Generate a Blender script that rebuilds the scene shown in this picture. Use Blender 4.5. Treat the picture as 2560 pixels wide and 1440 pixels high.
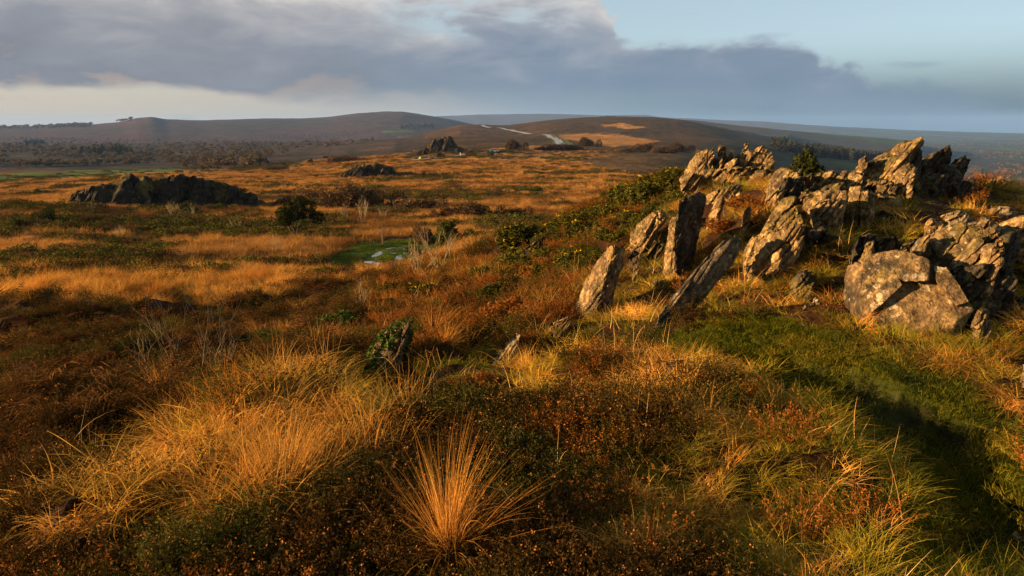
import bpy, bmesh, math, random
import numpy as np
from mathutils import Vector, Matrix

for _o in list(bpy.data.objects):
    bpy.data.objects.remove(_o, do_unlink=True)
scene = bpy.context.scene
COL = scene.collection
R = math.radians
random.seed(7)
rng = np.random.default_rng(11)

# ------------------------------------------------------------------ camera
F = 1706.7                      # focal length in photo pixels (24 mm on 36 mm)
PITCH = R(13.25)
CAMH = 1.65
cam_d = bpy.data.cameras.new('camera')
cam_d.lens = 24.0; cam_d.sensor_width = 36.0
cam_d.clip_start = 0.05; cam_d.clip_end = 80000
cam = bpy.data.objects.new('camera', cam_d)
COL.objects.link(cam)
cam.location = (0, 0, CAMH)
cam.rotation_euler = (R(90) - PITCH, 0, 0)
scene.camera = cam

# ------------------------------------------------------------------ sun
SUN_AZ, SUN_EL = R(-103), R(10.5)
SUN_DIR = Vector((math.sin(SUN_AZ) * math.cos(SUN_EL), math.cos(SUN_AZ) * math.cos(SUN_EL), math.sin(SUN_EL)))
sun_d = bpy.data.lights.new('sun', 'SUN')
sun_d.energy = 5.0; sun_d.angle = R(0.5); sun_d.color = (1.0, 0.67, 0.34)
sun = bpy.data.objects.new('sun', sun_d)
COL.objects.link(sun)
sun.rotation_euler = (-SUN_DIR).to_track_quat('-Z', 'Y').to_euler()

# ------------------------------------------------------------------ exposure and render
scene.view_settings.view_transform = 'Standard'
scene.view_settings.look = 'None'
scene.view_settings.exposure = 1.9
scene.view_settings.gamma = 1.0
scene.view_settings.use_curve_mapping = False
scene.render.engine = 'CYCLES'
scene.cycles.max_bounces = 6
scene.cycles.diffuse_bounces = 2
scene.cycles.glossy_bounces = 2
scene.cycles.transmission_bounces = 3
scene.cycles.volume_bounces = 0
scene.cycles.transparent_max_bounces = 8
scene.cycles.caustics_reflective = False
scene.cycles.caustics_refractive = False
scene.cycles.use_denoising = True


def ray(px, py):
    """photo pixel -> world direction with unit horizontal length"""
    dx = (px - 1280.0) / F; dy = -(py - 720.0) / F
    y = math.cos(PITCH) + math.sin(PITCH) * dy
    z = -math.sin(PITCH) + math.cos(PITCH) * dy
    h = math.hypot(dx, y)
    return dx / h, y / h, z / h


def azel(px, py):
    x, y, t = ray(px, py)
    return math.atan2(x, y), math.atan(t)


def P3(px, py, r):
    x, y, t = ray(px, py)
    return Vector((x * r, y * r, CAMH + t * r))


# ------------------------------------------------------------------ node helper
class NT:
    def __init__(self, tree):
        self.t = tree; self.n = tree.nodes; self.l = tree.links

    def put(self, sock, v):
        if v is None:
            return
        if hasattr(v, 'is_output'):
            self.l.new(v, sock)
        else:
            try:
                sock.default_value = v
            except Exception:
                sock.default_value = (v[0], v[1], v[2]) if len(v) == 4 else (*v, 1.0)

    def node(self, kind, **kw):
        n = self.n.new(kind)
        for k, v in kw.items():
            setattr(n, k, v)
        return n

    def m(self, op, a, b=None, c=None, clamp=False):
        n = self.n.new('ShaderNodeMath'); n.operation = op; n.use_clamp = clamp
        for i, v in enumerate((a, b, c)):
            if v is not None:
                self.put(n.inputs[i], v)
        return n.outputs[0]

    def ss(self, v, lo, hi, a=0.0, b=1.0):
        n = self.n.new('ShaderNodeMapRange'); n.interpolation_type = 'SMOOTHSTEP'
        self.put(n.inputs[0], v)
        for i, q in enumerate((lo, hi, a, b)):
            self.put(n.inputs[i + 1], q)
        return n.outputs[0]

    def mix(self, f, a, b, blend='MIX'):
        n = self.n.new('ShaderNodeMix'); n.data_type = 'RGBA'; n.blend_type = blend
        self.put(n.inputs[0], f); self.put(n.inputs[6], a); self.put(n.inputs[7], b)
        return n.outputs[2]

    def noise(self, vec, scale, detail=4, rough=0.55, dist=0.0, kind='FBM'):
        n = self.n.new('ShaderNodeTexNoise')
        if kind != 'FBM':
            n.noise_type = kind
        self.put(n.inputs['Vector'], vec); self.put(n.inputs['Scale'], scale)
        self.put(n.inputs['Detail'], detail); self.put(n.inputs['Roughness'], rough); self.put(n.inputs['Distortion'], dist)
        return n.outputs[0]

    def comb(self, x, y, z):
        n = self.n.new('ShaderNodeCombineXYZ')
        for i, v in enumerate((x, y, z)):
            self.put(n.inputs[i], v)
        return n.outputs[0]

    def ramp(self, f, stops, interp='LINEAR'):
        n = self.n.new('ShaderNodeValToRGB'); cr = n.color_ramp; cr.interpolation = interp
        while len(cr.elements) < len(stops):
            cr.elements.new(0.5)
        for e, (p, c) in zip(cr.elements, stops):
            e.position = p
            e.color = (c, c, c, 1) if not hasattr(c, '__len__') else (*c[:3], 1)
        self.put(n.inputs[0], f)
        return n.outputs[0]


def srgb(r, g, b):
    f = lambda c: (c / 255 / 12.92) if c / 255 <= 0.04045 else ((c / 255 + 0.055) / 1.055) ** 2.4
    return (f(r), f(g), f(b))


# ------------------------------------------------------------------ world: Nishita sky with a cloud bank
world = bpy.data.worlds.new('World'); scene.world = world; world.use_nodes = True
w = NT(world.node_tree); w.n.clear()
out = w.node('ShaderNodeOutputWorld')
sky = w.node('ShaderNodeTexSky', sky_type='NISHITA', sun_disc=False)
sky.sun_elevation = SUN_EL; sky.sun_rotation = SUN_AZ
sky.altitude = 300; sky.air_density = 0.9; sky.dust_density = 0.7; sky.ozone_density = 2.0
bg1 = w.node('ShaderNodeBackground'); bg1.inputs[1].default_value = 0.05
w.l.new(sky.outputs[0], bg1.inputs[0])
tc = w.node('ShaderNodeTexCoord')
sx = w.node('ShaderNodeSeparateXYZ'); w.l.new(tc.outputs['Generated'], sx.inputs[0])
A = w.m('ARCTAN2', sx.outputs[0], sx.outputs[1])
E = w.m('ARCSINE', sx.outputs[2])
cv = w.comb(w.m('MULTIPLY', A, 5.0), w.m('MULTIPLY', E, 14.0), 0.37)
n1 = w.noise(cv, 1.6, 7, 0.58, 0.3)          # billows
n2 = w.noise(cv, 0.6, 4, 0.5)
nb = w.m('ADD', w.m('MULTIPLY', w.m('SUBTRACT', n1, 0.5), 0.075), w.m('MULTIPLY', w.m('SUBTRACT', n2, 0.5), 0.05))
Ef = w.m('ADD', E, nb)
n3 = w.noise(w.comb(w.m('MULTIPLY', A, 9.0), w.m('MULTIPLY', E, 12.0), 5.3), 2.6, 6, 0.6, 0.4)
AW = w.m('ADD', A, w.m('MULTIPLY', w.m('SUBTRACT', n3, 0.5), 0.10))
AN = w.m('ADD', w.m('DIVIDE', AW, 2 * math.pi), 0.5)          # 0..1 round the horizon


def bound(pts, scale):
    st = []
    for px, py in pts:
        a, e = azel(px, py)
        st.append((a / (2 * math.pi) + 0.5, max(0.0, e) / scale))
    return st


top = bound([(1440, -300), (1500, -40), (1525, 10), (1540, 50), (1560, 78), (1610, 85), (1720, 110), (1820, 100), (1930, 105), (2010, 120), (2060, 148),
             (2120, 172), (2150, 205), (2250, 222), (2400, 238), (2560, 262)], 0.4)
top = [(0.0, 0.9), (top[0][0] - 0.01, 0.9)] + top + [(top[-1][0] + 0.15, 0.06), (1.0, 0.9)]
TOP = w.m('MULTIPLY', w.ramp(AN, top), 0.4)
bot = bound([(0, 214), (260, 216), (440, 212), (540, 222), (640, 246), (1000, 252), (1400, 256), (1800, 270), (2100, 290), (2560, 310)], 0.4)
bot = [(0.0, 0.05), (0.3, 0.12)] + bot + [(1.0, 0.05)]
BOT = w.m('MULTIPLY', w.ramp(AN, bot), 0.4)
soft = w.ss(A, -0.45, 0.0, 0.008, 0.032)
mt = w.ss(w.m('SUBTRACT', TOP, Ef), -0.008, 0.014)
mb = w.ss(w.m('SUBTRACT', w.m('ADD', E, w.m('MULTIPLY', nb, 0.35)), BOT), w.m('MULTIPLY', soft, -0.9), soft)
bank = w.m('MULTIPLY', mt, mb)
# gaps of blue near the top of the bank
ha, he = azel(1190, 30)
hd = w.m('ADD', w.m('POWER', w.m('DIVIDE', w.m('SUBTRACT', A, ha), 0.13), 2.0), w.m('POWER', w.m('DIVIDE', w.m('SUBTRACT', E, he), 0.035), 2.0))
hole = w.m('MULTIPLY', w.ss(hd, 0.1, 1.6, 1.0, 0.0), w.ss(n1, 0.42, 0.58))
bank = w.m('MULTIPLY', bank, w.m('SUBTRACT', 1.0, w.m('MULTIPLY', hole, 0.85)))
# thin wisps in the clear part
wv = w.comb(w.m('MULTIPLY', A, 4.0), w.m('MULTIPLY', E, 26.0), 3.1)
wis = w.m('MULTIPLY', w.ss(w.noise(wv, 2.2, 6, 0.6), 0.58, 0.75), 0.35)
# low veil of mist along the horizon, cream towards the sun and slate away from it
veil = w.m('MULTIPLY', w.ss(E, 0.01, 0.125, 0.95, 0.0), w.ss(w.m('ABSOLUTE', E), 0.0, 0.3, 1.0, 0.0))
vcol = w.ramp(w.ss(A, -0.75, 0.75), [(0.0, srgb(216, 192, 160)), (0.35, srgb(184, 174, 164)), (0.55, srgb(134, 148, 162)), (0.8, srgb(78, 104, 124)), (1.0, srgb(60, 88, 108))])
mask = w.m('MAXIMUM', bank, wis)
# cloud colour: blue-grey body, paler crown, warm where it nears the sun
hh = w.m('DIVIDE', w.m('SUBTRACT', E, BOT), 0.16, clamp=True)
hh = w.m('ADD', hh, w.m('MULTIPLY', w.m('SUBTRACT', n1, 0.5), 1.15), clamp=True)
ccool = w.ramp(hh, [(0.0, srgb(106, 126, 144)), (0.3, srgb(118, 133, 152)), (0.6, srgb(150, 156, 166)), (0.82, srgb(190, 188, 188)), (1.0, srgb(226, 222, 216))])
cwarm = w.ramp(hh, [(0.0, srgb(156, 142, 134)), (0.10, srgb(122, 123, 132)), (0.4, srgb(136, 138, 146)), (0.7, srgb(166, 164, 166)), (1.0, srgb(222, 214, 204))])
ccol = w.mix(w.ss(A, -0.45, 0.1), cwarm, ccool)
bg2 = w.node('ShaderNodeBackground'); w.put(bg2.inputs[0], ccol); bg2.inputs[1].default_value = 0.31
ms = w.node('ShaderNodeMixShader')
w.put(ms.inputs[0], mask); w.l.new(bg2.outputs[0], ms.inputs[2])
bg3 = w.node('ShaderNodeBackground'); w.put(bg3.inputs[0], vcol); bg3.inputs[1].default_value = 0.275
mv = w.node('ShaderNodeMixShader'); w.put(mv.inputs[0], veil); w.l.new(bg3.outputs[0], mv.inputs[2])
# thin high veil that pales the blue everywhere
bg4 = w.node('ShaderNodeBackground'); bg4.inputs[0].default_value = (*srgb(192, 209, 214), 1); bg4.inputs[1].default_value = 0.28
mh = w.node('ShaderNodeMixShader'); mh.inputs[0].default_value = 0.62; w.l.new(bg1.outputs[0], mh.inputs[1]); w.l.new(bg4.outputs[0], mh.inputs[2])
w.l.new(mh.outputs[0], mv.inputs[1])
w.l.new(mv.outputs[0], ms.inputs[1])
w.l.new(ms.outputs[0], out.inputs[0])


# ------------------------------------------------------------------ numpy noise
def _h(ix, iy, iz, seed):
    n = (ix * 374761393 + iy * 668265263 + iz * 2147483647 + seed * 1274126177) & 0xFFFFFFFF
    n = ((n ^ (n >> 13)) * 1274126177) & 0xFFFFFFFF
    n = ((n ^ (n >> 16)) * 2246822519) & 0xFFFFFFFF
    return ((n ^ (n >> 15)) & 0xFFFFFF) / float(0xFFFFFF) * 2 - 1


def vnoise(p, seed=0):
    p = np.asarray(p, float)
    if p.shape[-1] == 2:
        p = np.concatenate([p, np.zeros(p.shape[:-1] + (1,))], -1)
    i = np.floor(p).astype(np.int64); f = p - i
    u = f * f * f * (f * (f * 6 - 15) + 10)
    r = 0
    for dx in (0, 1):
        wx = u[..., 0] if dx else 1 - u[..., 0]
        for dy in (0, 1):
            wy = u[..., 1] if dy else 1 - u[..., 1]
            for dz in (0, 1):
                wz = u[..., 2] if dz else 1 - u[..., 2]
                r = r + wx * wy * wz * _h(i[..., 0] + dx, i[..., 1] + dy, i[..., 2] + dz, seed)
    return r


def fbm(p, oct=4, seed=0, gain=0.5, lac=2.03):
    p = np.asarray(p, float); a = 1.0; s = 0; t = 0
    for k in range(oct):
        s = s + a * vnoise(p, seed + 17 * k); t += a
        p = p * lac + 3.7; a *= gain
    return s / t


def sstep(x, a, b):
    t = np.clip((x - a) / (b - a), 0, 1)
    return t * t * (3 - 2 * t)
# ------------------------------------------------------------------ terrain heightfield
CP = []                                           # (azimuth, ln r, z / r)


def gz(px, py, z):
    x, y, t = ray(px, py); r = (z - CAMH) / t
    CP.append((math.atan2(x, y), math.log(r), z / r))


def gr(px, py, r):
    x, y, t = ray(px, py)
    CP.append((math.atan2(x, y), math.log(r), (CAMH + t * r) / r))


def gh(px, r, z):                                  # hidden or far ground: column of the horizon, distance, height
    CP.append((azel(px, 318)[0], math.log(r), z / r))


for px in (-200, 300, 800, 1280, 1800, 2300, 2760):
    gh(px, 1.0, 0.0)
for q in ((0, 1440, -.30), (640, 1440, -.12), (1280, 1440, 0), (1900, 1440, 0), (2400, 1440, -.02), (2560, 1250, 0), (0, 1200, -.62), (330, 1200, -.50),
          (640, 1200, -.38), (960, 1200, -.22), (1280, 1200, -.1), (1700, 1200, -.02), (2100, 1200, 0), (2400, 1150, -.02), (0, 1000, -1.5), (330, 1000, -1.25), (640, 1000, -.95),
          (950, 1000, -.62), (1280, 1000, -.35), (1600, 1000, -.15), (2000, 1000, -.05), (2400, 1000, 0), (0, 880, -2.7), (330, 880, -2.2), (640, 860, -1.9),
          (940, 860, -1.05), (1250, 870, -.62), (1500, 850, -.38), (1800, 840, -.12), (2150, 850, 0), (2400, 850, .05), (2560, 900, .05),
          (2560, 700, .25), (2200, 700, .15), (1950, 700, .1), (1700, 720, -.1), (1450, 780, -.45), (1250, 780, -.95), (1080, 790, -1.25), (1550, 660, -.2), (1700, 620, 0)):
    gz(*q)
for q in ((0, 800, 20), (330, 800, 18), (640, 790, 17), (0, 700, 33), (330, 700, 31), (640, 700, 29), (860, 740, 21), (1000, 700, 24), (1160, 690, 16.5), (1330, 650, 16.5), (1400, 720, 9.5),
          (0, 600, 60), (330, 600, 60), (640, 600, 56), (820, 650, 42), (980, 640, 42), (960, 610, 47), (1120, 620, 40), (1260, 620, 30), (1300, 590, 24), (1400, 560, 19), (1500, 510, 18.5), (1560, 560, 13), (1600, 480, 17.5), (1700, 450, 16.5),
          (1200, 560, 62), (1000, 560, 66), (800, 560, 68), (0, 530, 95), (330, 530, 95), (640, 530, 92), (1000, 520, 98), (1300, 525, 85),
          (0, 480, 210), (250, 480, 165), (640, 480, 145), (1000, 480, 130), (1300, 480, 130), (0, 445, 420), (330, 445, 300), (640, 440, 240), (1000, 440, 190), (1300, 440, 190), (1480, 480, 130),
          (0, 410, 800), (330, 405, 800), (640, 405, 550), (850, 405, 380), (1000, 405, 310), (1300, 405, 290), (1500, 430, 220), (1650, 440, 215),
          (0, 370, 1500), (330, 365, 1500), (640, 365, 1300), (850, 370, 900), (1000, 375, 600), (1200, 380, 400), (1400, 380, 420), (1600, 385, 420), (1720, 400, 380),
          (1100, 350, 800), (1300, 350, 800), (1500, 352, 800), (1700, 352, 800), (1850, 365, 750),
          (1850, 480, 12.5), (2000, 480, 11.5), (2150, 520, 10.5), (2300, 560, 9.5), (2450, 540, 10.5), (2450, 470, 13), (2560, 480, 13), (2300, 500, 11.5), (1900, 600, 8.6), (2050, 600, 8.6)):
    gr(*q)
# crest, then the hidden fall behind it
for px in (1850, 2000, 2150, 2300, 2450, 2600, 2760):
    gh(px, 22, -1.2); gh(px, 45, -7); gh(px, 120, -22 if px < 2100 else -30)
gh(1700, 26, -1.6); gh(1700, 50, -6); gh(1560, 30, -3); gh(1560, 60, -7.5); gh(1700, 120, -11); gh(1560, 110, -9.5)
for px in (1850, 2000, 2150, 2300, 2450, 2600, 2760):
    gh(px, 2300, (-60, -90, -110, -120, -130, -135, -135)[(1850, 2000, 2150, 2300, 2450, 2600, 2760).index(px)]); gh(px, 400, (-24, -42, -58, -70, -80, -85, -85)[(1850, 2000, 2150, 2300, 2450, 2600, 2760).index(px)])
    gh(px, 1200, (-20, -34, -43, -56, -95, -120, -125)[(1850, 2000, 2150, 2300, 2450, 2600, 2760).index(px)])
for px in (-300, 0, 330, 640, 960):
    gh(px, 3000, -52); gh(px, 7000, -90); gh(px, 15000, -150); gh(px, 30000, -300)
for px in (1280, 1600):
    gh(px, 1500, -14); gh(px, 3000, -45); gh(px, 7000, -90); gh(px, 15000, -160); gh(px, 30000, -320)
for px in (1950, 2250, 2560, 2760):
    gh(px, 3500, -150); gh(px, 7000, -190); gh(px, 15000, -230); gh(px, 30000, -330)
for r, zl, zr in ((4, -.8, .1), (10, -2.2, .3), (30, -6, -3), (100, -12, -26), (400, -25, -90)):
    gh(-500, r, zl); gh(3000, r, zr)

CP = np.array(CP)
SA, SR = 2.6, 0.8


def tps_fit(c, v, lam=1e-4):
    n = len(c); d = np.linalg.norm(c[:, None] - c[None], axis=-1)
    K = np.where(d > 0, d * d * np.log(d + 1e-12), 0) + lam * np.eye(n)
    Pm = np.c_[np.ones(n), c]; M = np.zeros((n + 3, n + 3)); M[:n, :n] = K; M[:n, n:] = Pm; M[n:, :n] = Pm.T
    return np.linalg.solve(M, np.r_[v, 0, 0, 0])


_tc = CP[:, :2] * (SA, SR)
_tw = tps_fit(_tc, CP[:, 2], 3e-4)


def tps_eval(az, lr):
    q = np.stack([np.clip(az, -0.85, 0.85) * SA, lr * SR], -1).reshape(-1, 2); o = np.empty(len(q))
    for s in range(0, len(q), 20000):
        b = q[s:s + 20000]; d2 = ((b[:, None] - _tc[None]) ** 2).sum(-1)
        o[s:s + 20000] = (0.5 * d2 * np.log(d2 + 1e-20)) @ _tw[:-3] + _tw[-3] + b @ _tw[-2:]
    return o.reshape(az.shape)


def skyline(pts, r):
    a = []; z = []
    for px, py in pts:
        x, y, t = ray(px, py); a.append(math.atan2(x, y)); z.append(CAMH + t * r)
    return np.array(a), np.array(z)


RIDGES = [  # skyline of the photo, distance, falloff in ln r (near side, far side), foot height
    ([(-500, 330), (-200, 322), (0, 321), (120, 317), (230, 311), (300, 304), (345, 295), (378, 292), (415, 298), (500, 301), (640, 299), (750, 298), (820, 293), (900, 283), (960, 279), (1010, 280), (1080, 290), (1150, 303), (1230, 322), (1300, 345)], 4600, .42, .22, -60),
    ([(900, 325), (1000, 305), (1090, 291), (1200, 287), (1300, 285), (1400, 285), (1500, 288), (1620, 288), (1645, 293), (1750, 298), (1900, 304), (2000, 311), (2200, 322), (2400, 330), (2560, 334), (2900, 336)], 11000, .25, .3, -120),
    ([(1000, 345), (1080, 328), (1150, 313), (1205, 312), (1270, 313), (1330, 306), (1360, 302), (1400, 299), (1480, 294), (1560, 293), (1640, 295), (1700, 300), (1740, 307), (1790, 317), (1850, 330), (1900, 339), (1960, 350), (2050, 368)], 1750, .5, .25, -30),
    ([(1560, 330), (1650, 300), (1700, 299), (1750, 303), (1850, 314), (1950, 324), (2100, 338), (2300, 352)], 3600, .28, .25, -110),
]

MOUNDS = [  # earth cores of the crags: skyline a little under the rock tops
    ([(120, 532), (150, 522), (170, 508), (190, 482), (215, 470), (270, 458), (300, 452), (324, 440), (359, 442), (395, 450), (430, 441), (470, 445), (508, 451), (543, 458), (586, 474), (610, 490), (650, 508), (680, 522)], 119.0, .045, .07),
    ([(840, 444), (866, 437), (880, 424), (915, 412), (938, 409), (955, 413), (975, 428), (990, 438), (1020, 445)], 190.0, .04, .06),
    ([(1010, 386), (1040, 378), (1060, 372), (1075, 360), (1095, 352), (1125, 350), (1138, 365), (1160, 378), (1190, 384)], 395.0, .04, .06)]
BUMPS = [(620, 1110, 4.3, .20, .30), (800, 1190, 3.5, .18, .28), (600, 1250, 3.2, .17, .25), (470, 1120, 4.4, .16, .28), (880, 1080, 4.3, .17, .3), (720, 1040, 4.9, .16, .3), (330, 1260, 3.5, .14, .25), (180, 1320, 3.4, .14, .22), (1880, 560, 9.2, .16, .7), (1560, 820, 6.4, .14, .35), (1480, 900, 5.2, .16, .4), (1700, 800, 6.2, .09, .4), (1660, 690, 8.0, .10, .5), (1900, 705, 7.0, .10, .5), (2060, 690, 7.2, .12, .5), (1960, 615, 7.9, .14, .45), (2090, 615, 7.9, .14, .4), (2020, 475, 9.9, .12, .6), (2210, 560, 9.2, .14, .5), (1830, 485, 11.5, .15, .8), (1785, 560, 9.0, .14, .5)]
NAZ, NR = 470, 640
AZ0, AZ1 = R(-50), R(50)
LR0, LR1 = math.log(0.6), math.log(16000)
az_g = np.linspace(AZ0, AZ1, NAZ); lr_g = np.linspace(LR0, LR1, NR)


def inpoly(px, py, poly):
    poly = np.asarray(poly, float); ins = np.zeros(px.shape, bool); j = len(poly) - 1
    for i in range(len(poly)):
        xi, yi = poly[i]; xj, yj = poly[j]
        c = ((yi > py) != (yj > py)) & (px < (xj - xi) * (py - yi) / (yj - yi + 1e-9) + xi)
        ins ^= c; j = i
    return ins


def project(x, y, z):
    z = z - CAMH; yf = y * math.cos(PITCH) - z * math.sin(PITCH); u = y * math.sin(PITCH) + z * math.cos(PITCH)
    yf = np.where(yf < 0.05, 0.05, yf)
    return 1280 + F * x / yf, 720 - F * u / yf


PATH_POLY = [(1650, 850), (1760, 800), (1950, 790), (2100, 850), (2230, 900), (2420, 950), (2560, 1050), (2700, 1440), (2190, 1440), (2260, 1290), (2230, 1130), (2120, 1040), (1990, 960), (1850, 920), (1720, 890)]
WORN_POLY = [(1960, 900), (2200, 960), (2420, 1060), (2560, 1200), (2700, 1440), (2260, 1440), (2300, 1300), (2260, 1130), (2150, 1030), (2010, 950)]
POOL_C = P3(992, 645, 42)


BANK_EDGE = [P3(*q)[:2] for q in ((1720, 905, 5.0), (1880, 950, 4.5), (2060, 1040, 3.75), (2180, 1140, 3.2), (2215, 1290, 2.65), (2140, 1440, 2.2))]


def height_raw(az, lr):
    r = np.exp(lr); z = tps_eval(az, lr) * r
    for pts, r0, s0, s1, foot in RIDGES:
        a, zz = skyline(pts, r0); pk = np.interp(az, a, zz, left=foot - 60, right=foot - 60)
        d = lr - math.log(r0); g = np.exp(-(d / np.where(d < 0, s0, s1)) ** 2)
        zr = foot + (pk - foot) * g; k = 0.02 * r0 * 0.15
        zr = np.where(pk < foot, -999, zr)
        h = np.clip(0.5 + 0.5 * (zr - z) / k, 0, 1)
        z = np.where(zr > -900, z + (zr - z) * h + k * h * (1 - h) * 0, z)
    x = np.sin(az) * r; y = np.cos(az) * r
    p = np.stack([x, y], -1)
    # relief that grows with distance: hummocks near by, swells far off
    z = z + 0.15 * fbm(p * 1.15, 3, 5) * sstep(r, 1.2, 3.0) * sstep(r, 60, 25)
    z = z + 0.30 * fbm(p * 0.42, 3, 9) * sstep(r, 2.5, 7) * sstep(r, 200, 60)
    lf = sstep(-az, -.12, .08) * sstep(r, 2.2, 4.5) * sstep(r, 34, 20)
    z = z + lf * (0.26 * (0.55 - np.abs(fbm(p * 0.8, 3, 55)) * 2.0))
    z = z + 0.55 * fbm(p * 0.07, 3, 21) * sstep(r, 30, 60) * sstep(r, 900, 300)
    z = z + 2.5 * fbm(p * 0.012, 4, 33) * sstep(r, 250, 700)
    z = z + 9.0 * fbm(p * 0.0022, 4, 43) * sstep(r, 1500, 5000)
    for pts, r0, s0, s1 in MOUNDS:
        a, zz = skyline(pts, r0); pk = np.interp(az, a, zz, left=-999, right=-999); d = lr - math.log(r0)
        g = np.exp(-(d / np.where(d < 0, s0, s1)) ** 2); z = np.where(pk > z, z + (pk - z) * g, z)
    for bpx, bpy_, br_, bh, bw in BUMPS:
        c_ = P3(bpx, bpy_, br_); z = z + bh * np.exp(-((x - c_.x) ** 2 + (y - c_.y) ** 2) / bw ** 2)
    # trodden path lower than the grassy bank
    ppx, ppy = project(x, y, z)
    near = (r < 9)
    wn = inpoly(ppx, ppy, WORN_POLY) & near
    z = z - 0.13 * wn
    for (ax_, ay_), (bx_, by_) in zip(BANK_EDGE[:-1], BANK_EDGE[1:]):
        u_ = np.clip(((x - ax_) * (bx_ - ax_) + (y - ay_) * (by_ - ay_)) / ((bx_ - ax_) ** 2 + (by_ - ay_) ** 2), 0, .999)
        dd_ = np.hypot(x - ax_ - u_ * (bx_ - ax_), y - ay_ - u_ * (by_ - ay_)); kb_ = np.exp(-(dd_ / .26) ** 2) if (ax_, ay_) == BANK_EDGE[0] else np.maximum(kb_, np.exp(-(dd_ / .26) ** 2))
    z = z + 0.11 * kb_
    # wet hollow with the puddles
    d = np.hypot((x - POOL_C.x) / 2.8, (y - POOL_C.y) / 5.2)
    k = sstep(d, 1.5, 0.8)
    z = z * (1 - k) + k * (POOL_C.z + 0.04 * fbm(p * 2.0, 3, 71))
    return z


AZ2, LR2 = np.meshgrid(az_g, lr_g, indexing='ij')
ZG = height_raw(AZ2, LR2)
# a little smoothing of the trodden edge
for _ in range(1):
    ZG[1:-1, :NR // 2] = (ZG[:-2, :NR // 2] + 2 * ZG[1:-1, :NR // 2] + ZG[2:, :NR // 2]) / 4
XG = np.sin(AZ2) * np.exp(LR2); YG = np.cos(AZ2) * np.exp(LR2)


def ground(x, y):
    x = np.asarray(x, float); y = np.asarray(y, float)
    a = (np.arctan2(x, y) - AZ0) / (AZ1 - AZ0) * (NAZ - 1); l = (np.log(np.hypot(x, y) + 1e-9) - LR0) / (LR1 - LR0) * (NR - 1)
    a = np.clip(a, 0, NAZ - 1.001); l = np.clip(l, 0, NR - 1.001)
    i = a.astype(int); j = l.astype(int); u = a - i; v = l - j
    return ZG[i, j] * (1 - u) * (1 - v) + ZG[i + 1, j] * u * (1 - v) + ZG[i, j + 1] * (1 - u) * v + ZG[i + 1, j + 1] * u * v


def hit(px, py, rmin=1.0, rmax=25000):
    """where the line of sight of a photo pixel first meets the ground"""
    x, y, t = ray(px, py)
    r = np.exp(np.linspace(math.log(rmin), math.log(rmax), 3000))
    g = ground(x * r, y * r); below = (CAMH + t * r) <= g
    k = int(np.argmax(below)) if below.any() else len(r) - 1
    return Vector((x * r[k], y * r[k], float(g[k])))


# ------------------------------------------------------------------ ground colour zones (real ground cover colours)
C_ORANGE = np.array((0.40, 0.175, 0.034)); C_BROWN = np.array((0.085, 0.034, 0.010)); C_OLIVE = np.array((0.070, 0.050, 0.014))
C_GREEN = np.array((0.050, 0.075, 0.008)); C_WOOD = np.array((0.045, 0.034, 0.020)); C_HEATH = np.array((0.085, 0.047, 0.038)); C_FIELD = np.array((0.075, 0.12, 0.014))

px_g, py_g = project(XG, YG, ZG); r_g = np.exp(LR2); P2 = np.stack([XG, YG], -1)


def lerp(a, b, t):
    t = np.asarray(t)[..., None]
    return a * (1 - t) + b * t


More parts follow.
